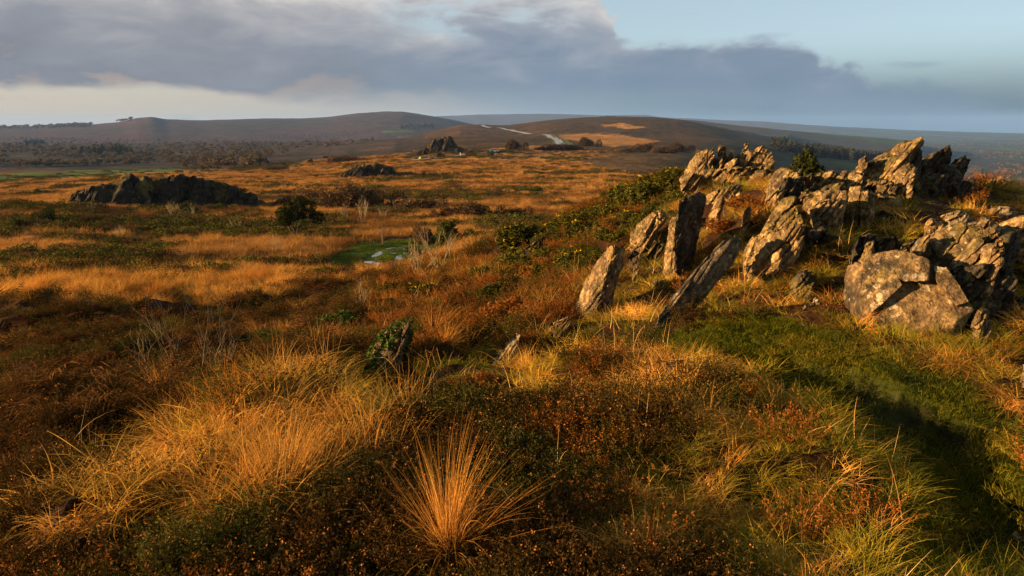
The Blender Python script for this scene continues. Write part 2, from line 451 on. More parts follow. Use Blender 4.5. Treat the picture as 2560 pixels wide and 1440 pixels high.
def zone_color(x, y, z):
    r = np.hypot(x, y); p = np.stack([x, y], -1); px, py = project(x, y, z)
    jx = 14 * fbm(p / (r[..., None] * 0.02 + 0.2), 3, 81); jy = 5 * fbm(p / (r[..., None] * 0.03 + 0.2), 3, 82)
    qx, qy = px + jx, py + jy
    n_f = fbm(p / (r[..., None] * 0.03 + 0.6), 4, 91); n_l = fbm(np.stack([x / 35, y / 70], -1), 4, 92)
    c = np.broadcast_to(C_BROWN * 0.5, x.shape + (3,)).copy()
    # plain of dead grass
    mid = sstep(r, 45, 75)
    c = lerp(c, C_ORANGE, mid)
    c = lerp(c, C_BROWN * 1.1, mid * sstep(n_l, 0.12, 0.45) * 0.75)
    c = lerp(c, C_OLIVE, mid * sstep(n_f, 0.3, 0.5) * 0.6)
    c = lerp(c, C_ORANGE * np.array((.55, .5, .5)), sstep(r, 300, 520))
    # central ridge
    far = sstep(r, 330, 430) * ((px > 1020))
    c = lerp(c, C_OLIVE * np.array((.85, .70, .70)), far * 0.95)
    c = lerp(c, np.array((.09, .042, .018)), far * sstep(n_f, 0.1, 0.4) * 0.5)
    br = inpoly(qx, qy, [(1440, 402), (1560, 384), (1740, 378), (1900, 400), (1760, 470), (1640, 442), (1520, 425)]) & (r > 90)
    c = lerp(c, np.array((.082, .05, .018)), br * 0.85)
    for poly in ([(1395, 338), (1480, 334), (1560, 338), (1650, 352), (1632, 358), (1530, 368), (1450, 352), (1405, 348)], [(1500, 313), (1560, 308), (1625, 319), (1560, 322)],
                 [(1185, 379), (1240, 371), (1330, 363), (1390, 366), (1330, 371), (1200, 380)], [(1240, 392), (1340, 386), (1420, 390), (1480, 396), (1330, 396)], [(1700, 376), (1790, 372), (1860, 380), (1740, 384)]):
        k = inpoly(px + jx * .5, py + jy * .4, poly) & (r > 90)
        c = lerp(c, C_ORANGE * .92, k * 0.9)
    # left valley: woods, then heath slopes
    lv = sstep(-qy, -438 + 0.0, -425) * (px < 1250) * sstep(r, 330, 480)
    c = lerp(c, C_WOOD * (1 + 0.5 * n_f[..., None]), lv * sstep(-(qy + (px - 400) * 0.075), -452, -438) * (px < 1060))
    sl = (r > 380) & (px < 1130) & (qy + (px - 500) * 0.06 < 425) & (px > 480) & (qy > 345)
    c = lerp(c, C_HEATH * .85, sl * 0.55 * sstep(n_f, -.4, .3))
    lh = sstep(r, 1700, 2300) * (px < 1280)
    c = lerp(c, C_HEATH * np.array((.9, .85, .9)), lh * 0.85)
    c = lerp(c, C_WOOD * 1.2, lh * sstep(fbm(p / 420, 4, 97), 0.08, 0.3) * 0.8)
    for poly in ([(-40, 440), (60, 432), (190, 432), (300, 436), (230, 447), (40, 455), (-40, 455)], [(150, 427), (330, 424), (450, 422), (430, 430), (300, 432), (190, 431)], [(420, 382), (480, 378), (470, 384), (425, 386)], [(960, 327), (1040, 326), (1030, 331), (955, 333)]):
        k = inpoly(px + jx * .4, py + jy * .3, poly) & (r > 200)
        c = lerp(c, C_FIELD, k * 0.95)
    # right lowland
    rl = (px > 1750) & (r > 60) & (qy + 0 * px < 560) & (z < -14 - 0.01 * r * 0)
    c = lerp(c, C_WOOD * np.array((1.0, 1.15, 1.0)), rl * 0.9)
    c = lerp(c, C_FIELD * .8, (rl & (r > 900)) * sstep(fbm(p / 260, 3, 99), 0.15, 0.3) * 0.8)
    for pts, r0, s0, s1 in MOUNDS:
        a_, zz_ = skyline(pts, r0); inm = (np.arctan2(x, y) > a_[0]) & (np.arctan2(x, y) < a_[-1]) & (np.abs(np.log(r + 1e-9) - math.log(r0)) < 1.5 * s1)
        c = lerp(c, np.array((.045, .034, .012)), inm * .9)
    # green turf: path and pool
    k = (inpoly(px, py, PATH_POLY) & (r < 9))
    c = lerp(c, C_GREEN * .5 + np.array((.010, .004, 0)), k * 1.0)
    kw = (inpoly(px, py, WORN_POLY) & (r < 9))
    c = lerp(c, np.array((.035, .026, .012)), kw * sstep(n_f, -.3, .3) * 0.8)
    d = np.hypot((x - POOL_C.x) / 2.7, (y - POOL_C.y) / 5.6)
    c = lerp(c, C_GREEN * 1.1, sstep(d + 0.35 * n_f, 1.6, 1.2))
    return c * 0.78


CG = zone_color(XG, YG, ZG)


def mesh_np(name, verts, faces, smooth=True):
    me = bpy.data.meshes.new(name)
    verts = np.asarray(verts, np.float32); faces = np.asarray(faces, np.int32)
    me.vertices.add(len(verts)); me.vertices.foreach_set('co', verts.ravel())
    k = faces.shape[1]
    me.loops.add(faces.size); me.loops.foreach_set('vertex_index', faces.ravel())
    me.polygons.add(len(faces)); me.polygons.foreach_set('loop_start', np.arange(0, faces.size, k, dtype=np.int32))
    me.update(calc_edges=True)
    if smooth:
        me.polygons.foreach_set('use_smooth', np.ones(len(faces), bool))
    return me


def link(name, me, mat=None, parent=None):
    o = bpy.data.objects.new(name, me); COL.objects.link(o)
    if mat is not None:
        me.materials.clear(); me.materials.append(mat)
    if parent is not None:
        o.parent = parent
    return o


def tag(o, label=None, cat=None, group=None, kind=None):
    if label: o['label'] = label
    if cat: o['category'] = cat
    if group: o['group'] = group
    if kind: o['kind'] = kind
    return o


def new_mat(name):
    mt_ = bpy.data.materials.new(name); mt_.use_nodes = True
    t = NT(mt_.node_tree); t.n.clear()
    o = t.node('ShaderNodeOutputMaterial')
    return mt_, t, o


# ground material: zone colour broken up by grain
def ground_mat():
    mt_, t, o = new_mat('moor_ground')
    at = t.node('ShaderNodeAttribute', attribute_name='cover')
    geo = t.node('ShaderNodeNewGeometry'); cd = t.node('ShaderNodeCameraData')
    pos = geo.outputs['Position']
    na = t.noise(pos, 9.0, 4, 0.65); nb_ = t.noise(pos, 0.55, 5, 0.65); nc = t.noise(pos, 0.06, 5, 0.7); nd = t.noise(pos, 0.012, 5, 0.7)
    v = t.m('MULTIPLY', t.ss(na, 0.25, 0.75, 0.55, 1.35), t.ss(nb_, 0.3, 0.7, 0.6, 1.35))
    v = t.m('MULTIPLY', v, t.ss(nc, 0.3, 0.7, 0.6, 1.4)); v = t.m('MULTIPLY', v, t.ss(nd, 0.3, 0.7, 0.7, 1.3))
    col = t.mix(1.0, at.outputs['Color'], t.comb(v, v, v), 'MULTIPLY')
    b = t.node('ShaderNodeBsdfPrincipled')
    t.put(b.inputs['Base Color'], col); b.inputs['Roughness'].default_value = 0.95; b.inputs['Specular IOR Level'].default_value = 0.05
    bp = t.node('ShaderNodeBump'); bp.inputs['Strength'].default_value = 0.9; bp.inputs['Distance'].default_value = 1.0
    hgt = t.m('ADD', t.m('MULTIPLY', na, 0.04), t.m('ADD', t.m('MULTIPLY', nb_, 0.5), t.m('ADD', t.m('MULTIPLY', nc, 3.0), t.m('MULTIPLY', nd, 8.0))))
    t.put(bp.inputs['Height'], hgt); t.l.new(bp.outputs[0], b.inputs['Normal'])
    t.l.new(b.outputs[0], o.inputs[0])
    return mt_


M_GROUND = ground_mat()


def build_ground():
    # grid in front, closed round the back with a coarse fan
    naz_b = 26
    azb = np.linspace(AZ1, AZ0 + 2 * math.pi, naz_b + 2)[1:-1]
    AB, LB = np.meshgrid(azb, lr_g, indexing='ij'); rb = np.exp(LB)
    u = (azb - AZ1) / (2 * math.pi - (AZ1 - AZ0)); u = (u * u * (3 - 2 * u))[:, None]
    ZB = ZG[-1][None] * (1 - u) + ZG[0][None] * u
    X = np.concatenate([XG, np.sin(AB) * rb]); Y = np.concatenate([YG, np.cos(AB) * rb]); Z = np.concatenate([ZG, ZB])
    Cc = np.concatenate([CG, CG[-1][None] * (1 - u)[..., None] + CG[0][None] * u[..., None]])
    n = X.shape[0]; V = np.stack([X, Y, Z], -1).reshape(-1, 3)
    V = np.concatenate([V, [[0, 0, float(Z[:, 0].mean())]]])
    i = np.arange(n)[:, None]; j = np.arange(NR - 1)[None]; i2 = (i + 1) % n
    f = np.stack([i * NR + j, i * NR + j + 1, i2 * NR + j + 1, i2 * NR + j], -1).reshape(-1, 4)
    c = len(V) - 1; ii = np.arange(n); i2 = (ii + 1) % n
    me = mesh_np('ground', V, f)
    bm = bmesh.new(); bm.from_mesh(me); bm.verts.ensure_lookup_table()
    for a, b in zip(ii, i2):
        fc = bm.faces.new((bm.verts[c], bm.verts[int(a) * NR], bm.verts[int(b) * NR])); fc.smooth = True
    bm.to_mesh(me); bm.free()
    at = me.color_attributes.new('cover', 'FLOAT_COLOR', 'POINT')
    cc = np.ones((len(V), 4), np.float32); cc[:-1, :3] = Cc.reshape(-1, 3); cc[-1, :3] = C_BROWN
    at.data.foreach_set('color', cc.ravel())
    return tag(link('ground', me, M_GROUND), kind='structure')


build_ground()
# ------------------------------------------------------------------ roads and footpath
def strip(name, pix, width, lift, mat, rmin=1.0, label=None, mini=6):
    pts = [hit(px, py, rmin) for px, py in pix]
    P = []
    for a, b in zip(pts[:-1], pts[1:]):
        n = max(2, mini)
        for k in range(n):
            P.append(a.lerp(b, k / n))
    P.append(pts[-1])
    P = np.array([p[:2] for p in P]); 
    for _ in range(3):
        P[1:-1] = (P[:-2] + 2 * P[1:-1] + P[2:]) / 4
    T = np.gradient(P, axis=0); T /= np.linalg.norm(T, axis=1)[:, None] + 1e-9; Nn = np.stack([-T[:, 1], T[:, 0]], -1)
    V = []; offs = np.linspace(-.5, .5, 5)
    for o in offs:
        q = P + Nn * width * o; V.append(np.c_[q, ground(q[:, 0], q[:, 1]) + lift])
    V = np.array(V); m_ = len(P)
    V[:, :, 2] = np.maximum(V[:, :, 2], V[:, :, 2].mean(0)[None] * 0.6 + V[:, :, 2] * 0.4)
    f = [(i * m_ + j, i * m_ + j + 1, (i + 1) * m_ + j + 1, (i + 1) * m_ + j) for i in range(4) for j in range(m_ - 1)]
    o = link(name, mesh_np(name, V.reshape(-1, 3), f), mat); o['kind'] = 'structure'
    return o


def plain_mat(name, c, rough=0.9, c2=None, scale=3.0, spec=0.2):
    mt_, t, o = new_mat(name)
    b = t.node('ShaderNodeBsdfPrincipled'); g = t.node('ShaderNodeNewGeometry')
    n = t.noise(g.outputs['Position'], scale, 5, 0.65)
    c2 = c2 or tuple(x * 0.6 for x in c)
    t.put(b.inputs['Base Color'], t.mix(t.ss(n, 0.35, 0.65), (*c2, 1), (*c, 1)))
    b.inputs['Roughness'].default_value = rough; b.inputs['Specular IOR Level'].default_value = spec
    t.l.new(b.outputs[0], o.inputs[0])
    return mt_


M_ASPHALT = plain_mat('worn_asphalt', (0.22, 0.22, 0.22), 0.75, (0.16, 0.16, 0.165), 0.5, 0.4)
M_TRACK = plain_mat('gravel_track', (0.17, 0.12, 0.07), 0.9, (0.09, 0.06, 0.03), 1.5)
M_VERGE = plain_mat('verge_grass', (0.10, 0.11, 0.02), 0.95, (0.05, 0.06, 0.012), 0.4, 0.05)
strip('road_verge', [(1362, 337), (1378, 340), (1394, 349), (1410, 363)], 17, 0.25, M_VERGE, 300)
strip('road', [(1355, 338), (1372, 338), (1386, 345), (1396, 354), (1404, 363)], 8.0, 0.6, M_ASPHALT, 300)
strip('road', [(1244, 320), (1262, 323), (1290, 330), (1326, 336)], 8, 0.8, M_ASPHALT, 300)
strip('road', [(1206, 313), (1212, 317), (1224, 320)], 9, 0.8, M_ASPHALT, 300)
strip('lane', [(1035, 401), (1075, 398), (1110, 394), (1150, 390), (1166, 387)], 5, 0.3, M_ASPHALT, 150)
strip('lane', [(1194, 384), (1212, 382), (1224, 380)], 5, 0.3, M_TRACK, 150)
strip('footpath', [(1384, 412), (1392, 420), (1406, 432), (1426, 447), (1440, 458), (1452, 469), (1468, 479), (1482, 492), (1490, 506)], 1.5, 0.06, M_TRACK, 60, mini=10)


# ------------------------------------------------------------------ puddles in the wet hollow
def build_water():
    mt_, t, o = new_mat('puddle_water')
    b = t.node('ShaderNodeBsdfPrincipled'); b.inputs['Base Color'].default_value = (0.03, 0.035, 0.03, 1); b.inputs['Roughness'].default_value = 0.06
    b.inputs['Specular IOR Level'].default_value = 0.6
    g = t.node('ShaderNodeNewGeometry'); bp = t.node('ShaderNodeBump'); bp.inputs['Strength'].default_value = 0.15; bp.inputs['Distance'].default_value = 0.02
    t.put(bp.inputs['Height'], t.noise(g.outputs['Position'], 6, 3)); t.l.new(bp.outputs[0], b.inputs['Normal'])
    t.l.new(b.outputs[0], o.inputs[0])
    c = hit(985, 648, 25)
    for k, (sx_, sy_, dz, ox, oy) in enumerate(((2.3, 4.2, -0.006, 0.1, -0.6),)):
        n = 40; V = [[c.x + ox, c.y + oy, 0]] + [[c.x + ox + sx_ * math.cos(a) * (1 + .25 * math.sin(3 * a + 1)), c.y + oy + sy_ * math.sin(a) * (1 + .2 * math.sin(4 * a)), 0] for a in np.linspace(0, 2 * math.pi, n, endpoint=False)]
        V = np.array(V); V[:, 2] = POOL_C.z + dz
        f = [(0, i + 1, (i + 1) % n + 1) for i in range(n)]
        link('puddle_water', mesh_np('puddle_water', V, f), mt_)['kind'] = 'structure'
    # sunken puddle behind the bush
    c2 = hit(1081, 582, 40)
    n = 24; V = np.array([[c2.x, c2.y, 0]] + [[c2.x + .55 * math.cos(a), c2.y + 1.6 * math.sin(a), 0] for a in np.linspace(0, 2 * math.pi, n, endpoint=False)])
    V[:, 2] = ground(V[:, 0], V[:, 1]).max() + 0.02
    link('puddle_water', mesh_np('puddle_water', V, [(0, i + 1, (i + 1) % n + 1) for i in range(n)]), mt_)['kind'] = 'structure'


build_water()


# ------------------------------------------------------------------ rocks
def rock_mat(name, base, dark, lichen=0.5, moss=0.4, scale=1.0, dk=0.5, grain=1.0, spots=0.0):
    mt_, t, o = new_mat(name)
    b = t.node('ShaderNodeBsdfPrincipled'); b.inputs['Roughness'].default_value = 0.88; b.inputs['Specular IOR Level'].default_value = 0.18
    g = t.node('ShaderNodeNewGeometry'); pos = g.outputs['Position']
    nm = t.node('ShaderNodeSeparateXYZ'); t.l.new(g.outputs['Normal'], nm.inputs[0])
    n1 = t.noise(pos, 3.0 * scale, 6, 0.65); n2 = t.noise(pos, 11 * scale, 5, 0.7); n3 = t.noise(pos, 1.3 * scale, 3, 0.5); n4 = t.noise(pos, 38 * scale, 3, 0.6)
    mp = t.node('ShaderNodeMapping'); t.l.new(pos, mp.inputs['Vector']); mp.inputs['Rotation'].default_value = (R(12), R(33), R(-8)); mp.inputs['Scale'].default_value = (9 * scale, 1.6 * scale, 1.2 * scale)
    st = t.noise(mp.outputs[0], 1.6, 5, 0.6)                       # grain along the bedding
    col = t.mix(t.ss(n1, 0.32, 0.68), (*dark, 1), (*base, 1))
    col = t.mix(t.m('MULTIPLY', t.ss(st, 0.50, 0.60), 0.65 * grain), col, (*[x * 0.35 for x in base], 1))
    col = t.mix(t.m('MULTIPLY', t.ss(n3, 0.50, 0.60), dk), col, (0.035, 0.033, 0.032, 1))          # black lichen films
    col = t.mix(t.m('MULTIPLY', t.ss(n2, 0.52, 0.72), 0.55), col, (*[min(1, x * 1.7) for x in base], 1))
    col = t.mix(t.m('MULTIPLY', t.ss(n4, 0.5, 0.68), 0.45), col, (0.05, 0.045, 0.04, 1))
    vo = t.node('ShaderNodeTexVoronoi'); vo.inputs['Scale'].default_value = 13 * scale
    nv = t.node('ShaderNodeVectorMath', operation='ADD'); t.l.new(pos, nv.inputs[0])
    nw = t.node('ShaderNodeTexNoise'); t.l.new(pos, nw.inputs['Vector']); nw.inputs['Scale'].default_value = 9 * scale
    sc = t.node('ShaderNodeVectorMath', operation='SCALE'); t.l.new(nw.outputs['Color'], sc.inputs[0]); sc.inputs['Scale'].default_value = 0.10 / scale
    t.l.new(sc.outputs[0], nv.inputs[1]); t.l.new(nv.outputs[0], vo.inputs['Vector'])
    sz = t.ss(t.noise(pos, 3.1 * scale, 4, 0.7), 0.46 - .07 * spots, 0.72 - .07 * spots, 0.0, 0.42)
    spot = t.m('MULTIPLY', t.ss(t.m('SUBTRACT', vo.outputs['Distance'], sz), -0.05, 0.04, 1.0, 0.0), lichen)
    col = t.mix(spot, col, (0.42, 0.37, 0.30, 1))                                                   # pale crustose lichen
    yl = t.m('MULTIPLY', t.ss(t.noise(pos, 2.6 * scale, 4), 0.54, 0.66), 0.45)
    col = t.mix(yl, col, (0.26, 0.21, 0.05, 1))
    up = t.ss(nm.outputs[2], 0.25, 0.85)
    ms_ = t.m('MULTIPLY', t.m('MULTIPLY', up, t.ss(t.noise(pos, 2.2 * scale, 5, 0.6), 0.45, 0.58)), moss)
    col = t.mix(ms_, col, (0.10, 0.085, 0.012, 1))
    pit = t.m('MULTIPLY', t.ss(n2, 0.30, 0.62, 0.45, 1.2), t.ss(t.noise(pos, 20 * scale, 4, 0.7), 0.32, 0.62, 0.55, 1.2))
    col = t.mix(1.0, col, t.comb(pit, pit, pit), 'MULTIPLY')
    col = t.mix(1.0, col, (0.70, 0.59, 0.43, 1), 'MULTIPLY')
    t.put(b.inputs['Base Color'], col)
    bp = t.node('ShaderNodeBump'); bp.inputs['Strength'].default_value = 1.0; bp.inputs['Distance'].default_value = 0.07 / scale
    t.put(bp.inputs['Height'], t.m('ADD', t.m('ADD', t.m('MULTIPLY', n2, 0.6), t.m('MULTIPLY', st, 1.4 * grain)), t.m('MULTIPLY', n4, 0.35))); t.l.new(bp.outputs[0], b.inputs['Normal'])
    t.l.new(b.outputs[0], o.inputs[0])
    return mt_


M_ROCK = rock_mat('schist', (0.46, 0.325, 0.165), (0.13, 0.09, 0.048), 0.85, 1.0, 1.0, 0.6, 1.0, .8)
M_ROCK_SHADE_DK = rock_mat('shade_dark_schist', (0.10, 0.082, 0.062), (0.035, 0.029, 0.023), 0.7, 0.25, 1.0, 0.6)  # schist darkened mostly for rocks turned from the sun: shade put into the colour
M_ROCK_MOSSY = rock_mat('mossy_schist', (0.34, 0.25, 0.13), (0.13, 0.095, 0.05), 0.4, 1.0, 1.0, 0.5)
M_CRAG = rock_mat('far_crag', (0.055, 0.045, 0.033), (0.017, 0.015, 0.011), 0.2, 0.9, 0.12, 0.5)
M_QUARTZ = rock_mat('pale_stone', (0.42, 0.345, 0.25), (0.22, 0.17, 0.11), 0.7, 0.2, 1.3, 0.25)

M_BOULDER = rock_mat('blotched_boulder', (0.30, 0.21, 0.11), (0.10, 0.07, 0.038), 0.85, 0.3, 1.0, 0.8, .12, 1.0)
M_SLAB = rock_mat('grey_slab', (0.19, 0.155, 0.11), (0.085, 0.068, 0.05), 0.95, 0.2, 1.0, 0.45, .3, .8)
BED = Vector((-0.80, 0.22, 0.56)).normalized()          # normal of the bedding: plates climb to the right


def split4(V, T):
    e = np.sort(np.concatenate([T[:, [0, 1]], T[:, [1, 2]], T[:, [2, 0]]]), 1)
    u, inv = np.unique(e, axis=0, return_inverse=True); inv = inv.ravel(); n = len(T)
    mid = (V[u[:, 0]] + V[u[:, 1]]) / 2; a, b, c = (inv[:n] + len(V), inv[n:2 * n] + len(V), inv[2 * n:] + len(V))
    return np.concatenate([V, mid]), np.concatenate([np.stack([T[:, 0], a, c], 1), np.stack([T[:, 1], b, a], 1), np.stack([T[:, 2], c, b], 1), np.stack([a, b, c], 1)])


def vnormals(V, T):
    n = np.cross(V[T[:, 1]] - V[T[:, 0]], V[T[:, 2]] - V[T[:, 0]]); N = np.zeros_like(V)
    for k in range(3):
        np.add.at(N, T[:, k], n)
    return N / (np.linalg.norm(N, axis=1)[:, None] + 1e-12)


def rock_geo(pts, edge, seed, layer, amp, bed=BED, rough=1.0):
    bm = bmesh.new()
    for p in pts:
        bm.verts.new(p)
    bmesh.ops.convex_hull(bm, input=bm.verts[:])
    bmesh.ops.delete(bm, geom=[v for v in bm.verts if not v.link_faces], context='VERTS')
    bmesh.ops.triangulate(bm, faces=bm.faces[:])
    lim = edge * 4
    for _ in range(7):
        es = [e for e in bm.edges if e.calc_length() > lim * 1.4]
        if not es:
            break
        bmesh.ops.subdivide_edges(bm, edges=es, cuts=1)
        bmesh.ops.triangulate(bm, faces=bm.faces[:])
    bmesh.ops.recalc_face_normals(bm, faces=bm.faces[:])
    V = np.array([v.co[:] for v in bm.verts]); bm.verts.index_update(); T = np.array([[v.index for v in f.verts] for f in bm.faces]); bm.free()
    V, T = split4(V, T); V, T = split4(V, T)
    S = np.ptp(V, axis=0).max(); N = vnormals(V, T); m_ = np.array(bed)
    # blunt the hull's straight edges, then break the surface into plates
    q = V / (S * 0.45)
    V = V + N * (S * 0.045 * rough * fbm(q + seed, 3, seed))[:, None]
    rg = 1 - np.abs(fbm(V / (S * 0.16) + 9.1, 3, seed + 31)) * 2.2
    V = V + N * (S * 0.009 * rough * (rg - .4))[:, None]
    q2 = V / (layer * 5)
    s = (V @ m_) / layer + 0.6 * fbm(q2 * .6, 3, seed + 5)
    k = np.floor(s); fr = s - k
    kk = k.astype(np.int64)
    # plates end at different places: step depends on layer and on coarse position along it
    along = V - (V @ m_)[:, None] * m_
    blk = fbm(along / (layer * 12) + kk[:, None] * 3.17, 2, seed + 9)
    h = 0.6 * _h(kk, kk * 0 + 3, kk * 0 + 7, seed) + 0.9 * blk
    s3 = (V @ m_) / (layer * 2.9) + .8 * fbm(q2 * .5, 2, seed + 41); k3 = np.floor(s3).astype(np.int64); f3 = s3 - k3
    h = h + 1.3 * _h(k3, k3 * 0 + 5, k3 * 0 + 1, seed + 2) - 1.6 * np.exp(-(np.minimum(f3, 1 - f3) / 0.07) ** 2)
    crack = -1.4 * np.exp(-((np.minimum(fr, 1 - fr)) / 0.10) ** 2)
    Np = N - (N @ m_)[:, None] * m_
    V = V + Np * (amp * (h + 0.75 * crack))[:, None]
    V = V + N * (amp * 0.35 * fbm(V / (layer * 1.2), 3, seed + 13))[:, None]
    # joints across the bedding
    m2 = np.cross(m_, [0.1, 0.97, 0.2]); m2 /= np.linalg.norm(m2)
    s2 = (V @ m2) / (layer * 6) + 0.8 * fbm(V / (layer * 6), 2, seed + 21); f2 = np.abs(s2 - np.round(s2))
    V = V - N * (amp * 0.9 * np.exp(-(f2 / 0.05) ** 2))[:, None]
    return V, T


ROCKS = []


def rock(label, r, outline, depth=0.4, mat=None, name='rock', layer=None, amp=None, seed=None, seat=False, back=0.82, under=0.25, parent=None, cat='rock', group=None, bed=BED, rough=1.0, edge=None, zback=-0.02):
    """outline: (px, py[, extra distance]) round the face one sees; the body goes back by depth"""
    pts = [(p + (0.0,))[:3] for p in outline]
    if seat:
        lo = max(pts, key=lambda p: p[1]); g = hit(lo[0], lo[1], r * 0.6); rr = math.hypot(g.x, g.y)
        if 0.75 * r < rr < 1.3 * r:
            r = rr
    cx = sum(p[0] for p in pts) / len(pts); cy = sum(p[1] for p in pts) / len(pts)
    fr = [P3(px, py, r + d) for px, py, d in pts]
    bk = [P3(cx + (px - cx) * back, cy + (py - cy) * back, r + d * 0.5 + depth) + Vector((0, 0, zback)) for px, py, d in pts]
    ymax = max(p[1] for p in pts); ymin = min(p[1] for p in pts)
    lowr = [p - Vector((0, 0, under)) for p, q in zip(fr, pts) if q[1] > ymax - 0.3 * (ymax - ymin)]
    lowb = [p - Vector((0, 0, under)) for p, q in zip(bk, pts) if q[1] > ymax - 0.3 * (ymax - ymin)]
    allp = fr + bk + lowr + lowb
    c = sum(allp, Vector()) / len(allp)
    size = max((p - c).length for p in allp) * 2
    seed = seed if seed is not None else len(ROCKS) * 7 + 3
    layer = layer or max(0.035, size * 0.06); amp = (amp if amp is not None else layer * 0.55) * 1.25
    V, T = rock_geo(allp, edge or max(0.012, size / 46), seed, layer, amp, bed, rough)
    o3 = Vector((c.x, c.y, min(p.z for p in allp)))
    me = mesh_np(name, V - np.array(o3), T, smooth=False)
    o = link(name, me, mat or M_ROCK, parent)
    o.location = o3
    if parent is not None:
        o.location = o3 - parent.location
    else:
        tag(o, label, cat, group)
    ROCKS.append(o)
    return o


def empty(name, loc, label, cat, group=None):
    o = bpy.data.objects.new(name, None); COL.objects.link(o); o.location = loc; o.empty_display_size = 0.2
    return tag(o, label, cat, group)


DK, MO, QZ = M_ROCK_SHADE_DK, M_ROCK_MOSSY, M_QUARTZ
# --- standing stones in front of the outcrop
rock('tall pale leaning stone with a sunlit left face, nearest the gorse slope', 7.0,
     [(1520, 611, .15), (1539, 608, .02), (1553, 613, .12), (1563, 628, .3), (1563, 664, .32), (1544, 683, .22), (1518, 716, .0), (1516, 744, .02), (1483, 796, -.05), (1452, 794, .05), (1440, 768, .28), (1452, 725, .3), (1471, 678, .3), (1494, 640, .26)],
     0.3, seat=True, name='standing_stone', layer=.045, amp=.02, cat='stone')
rock('thin upright sliver of pale stone between the leaning stone and dark pillar', 7.6, [(1586, 646), (1597, 647), (1598, 670), (1594, 705), (1588, 708), (1583, 682)], 0.08, name='standing_stone', seat=True, cat='stone', layer=.03, amp=.01)
rock('small dark rock behind the thin upright sliver', 8.3, [(1568, 648), (1577, 630), (1586, 624), (1600, 632), (1606, 645), (1604, 664)], 0.3, DK, seat=True)
rock('small broken block in grass left of the dark pillar', 8.8, [(1612, 652), (1628, 622), (1636, 602), (1658, 601), (1660, 616), (1646, 636), (1632, 655)], 0.3, DK, seat=True)
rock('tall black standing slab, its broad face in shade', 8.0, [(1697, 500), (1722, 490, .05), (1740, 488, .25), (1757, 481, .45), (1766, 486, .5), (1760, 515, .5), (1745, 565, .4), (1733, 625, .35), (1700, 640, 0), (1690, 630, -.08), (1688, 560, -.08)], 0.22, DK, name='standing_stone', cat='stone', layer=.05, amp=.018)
rock('narrow sunlit blade of stone leaning on the black standing slab', 7.8, [(1680, 545, .1), (1693, 540), (1700, 560), (1693, 615), (1688, 690), (1672, 698, .05), (1664, 655, .22), (1665, 602, .22)], 0.2, name='standing_stone', cat='stone', seat=True, layer=.04, amp=.018)
rock('long dark leaning slab with white lichen patches in front of outcrop', 5.9, [(1638, 836), (1636, 815, .02), (1645, 787, .08), (1683, 730, .25), (1730, 680, .42), (1787, 619, .62), (1813, 598, .7), (1841, 587, .78), (1854, 595, .85), (1854, 612, .85), (1837, 654, .78), (1787, 702, .6), (1749, 746, .48), (1719, 772, .38), (1683, 808, .25), (1655, 827, .1)],
     0.22, M_SLAB, name='leaning_slab', seat=True, layer=.06, amp=.012, cat='slab', under=.1)
# --- layered rock right of the leaning slab
E0 = empty('layered_rock', P3(1930, 700, 7.3), 'layered rock of parallel sunlit plates rising behind the long dark leaning slab', 'rock')
for i, (r, ol, d, mt_) in enumerate((
        (7.75, [(1935, 540, .2), (1950, 502, .15), (1982, 497), (1995, 520), (2010, 553), (1990, 585), (1930, 605, .1), (1895, 590, .25), (1918, 553, .25)], .5, M_ROCK),
        (7.35, [(1880, 590, .25), (1935, 578, .15), (1990, 558), (2012, 558), (2014, 572, .1), (1985, 600), (1940, 640), (1895, 692), (1866, 700, .1), (1874, 645, .3)], .35, M_ROCK),
        (7.2, [(1903, 655, .15), (1960, 612), (2010, 588), (2007, 622, .1), (1962, 668), (1925, 698), (1893, 702, .1)], .3, M_ROCK),
        (7.15, [(1884, 586, .1), (1894, 590), (1882, 626), (1866, 656), (1856, 642, .15), (1866, 612, .15)], .2, M_ROCK),
        (7.6, [(2008, 560), (2030, 563, .1), (2068, 592, .4), (2062, 612, .4), (2048, 655, .35), (2018, 690, .1), (2000, 645)], .4, DK),
        (7.0, [(1905, 692), (1945, 672), (1975, 668, .1), (1965, 694, .1), (1930, 706)], .2, M_ROCK))):
    rock('', r, ol, d, mt_, name='plate', parent=E0, layer=.05, amp=.022, under=.15)
rock('blocky sunlit boulder wedged high beside layered plates', 8.3, [(2021, 524, .2), (2052, 500, .05), (2080, 495), (2106, 498, .1), (2113, 511, .25), (2109, 552, .3), (2091, 580, .1), (2055, 570), (2026, 550, .2)], .5)
E1 = empty('split_pillar', P3(2150, 590, 8.9), 'pair of fluted sunlit pillars of rock below the main crest', 'rock')
rock('', 8.8, [(2124, 464, .15), (2150, 468), (2150, 520), (2144, 545), (2128, 568), (2112, 560, .15), (2114, 535, .2)], .5, name='pillar', parent=E1, layer=.045, amp=.025, bed=Vector((-.95, .15, .2)).normalized())
rock('', 8.7, [(2150, 470, .1), (2170, 478), (2184, 495, .1), (2189, 530, .15), (2178, 570, .1), (2163, 592), (2150, 592, .05), (2154, 540, .05)], .5, name='pillar', parent=E1, layer=.045, amp=.025, bed=Vector((-.95, .15, .2)).normalized())
rock('dark cracked rock in shade right of fluted pillars', 8.9, [(2196, 528), (2212, 524), (2228, 530, .15), (2222, 556, .1), (2206, 585), (2194, 580)], .3, DK)
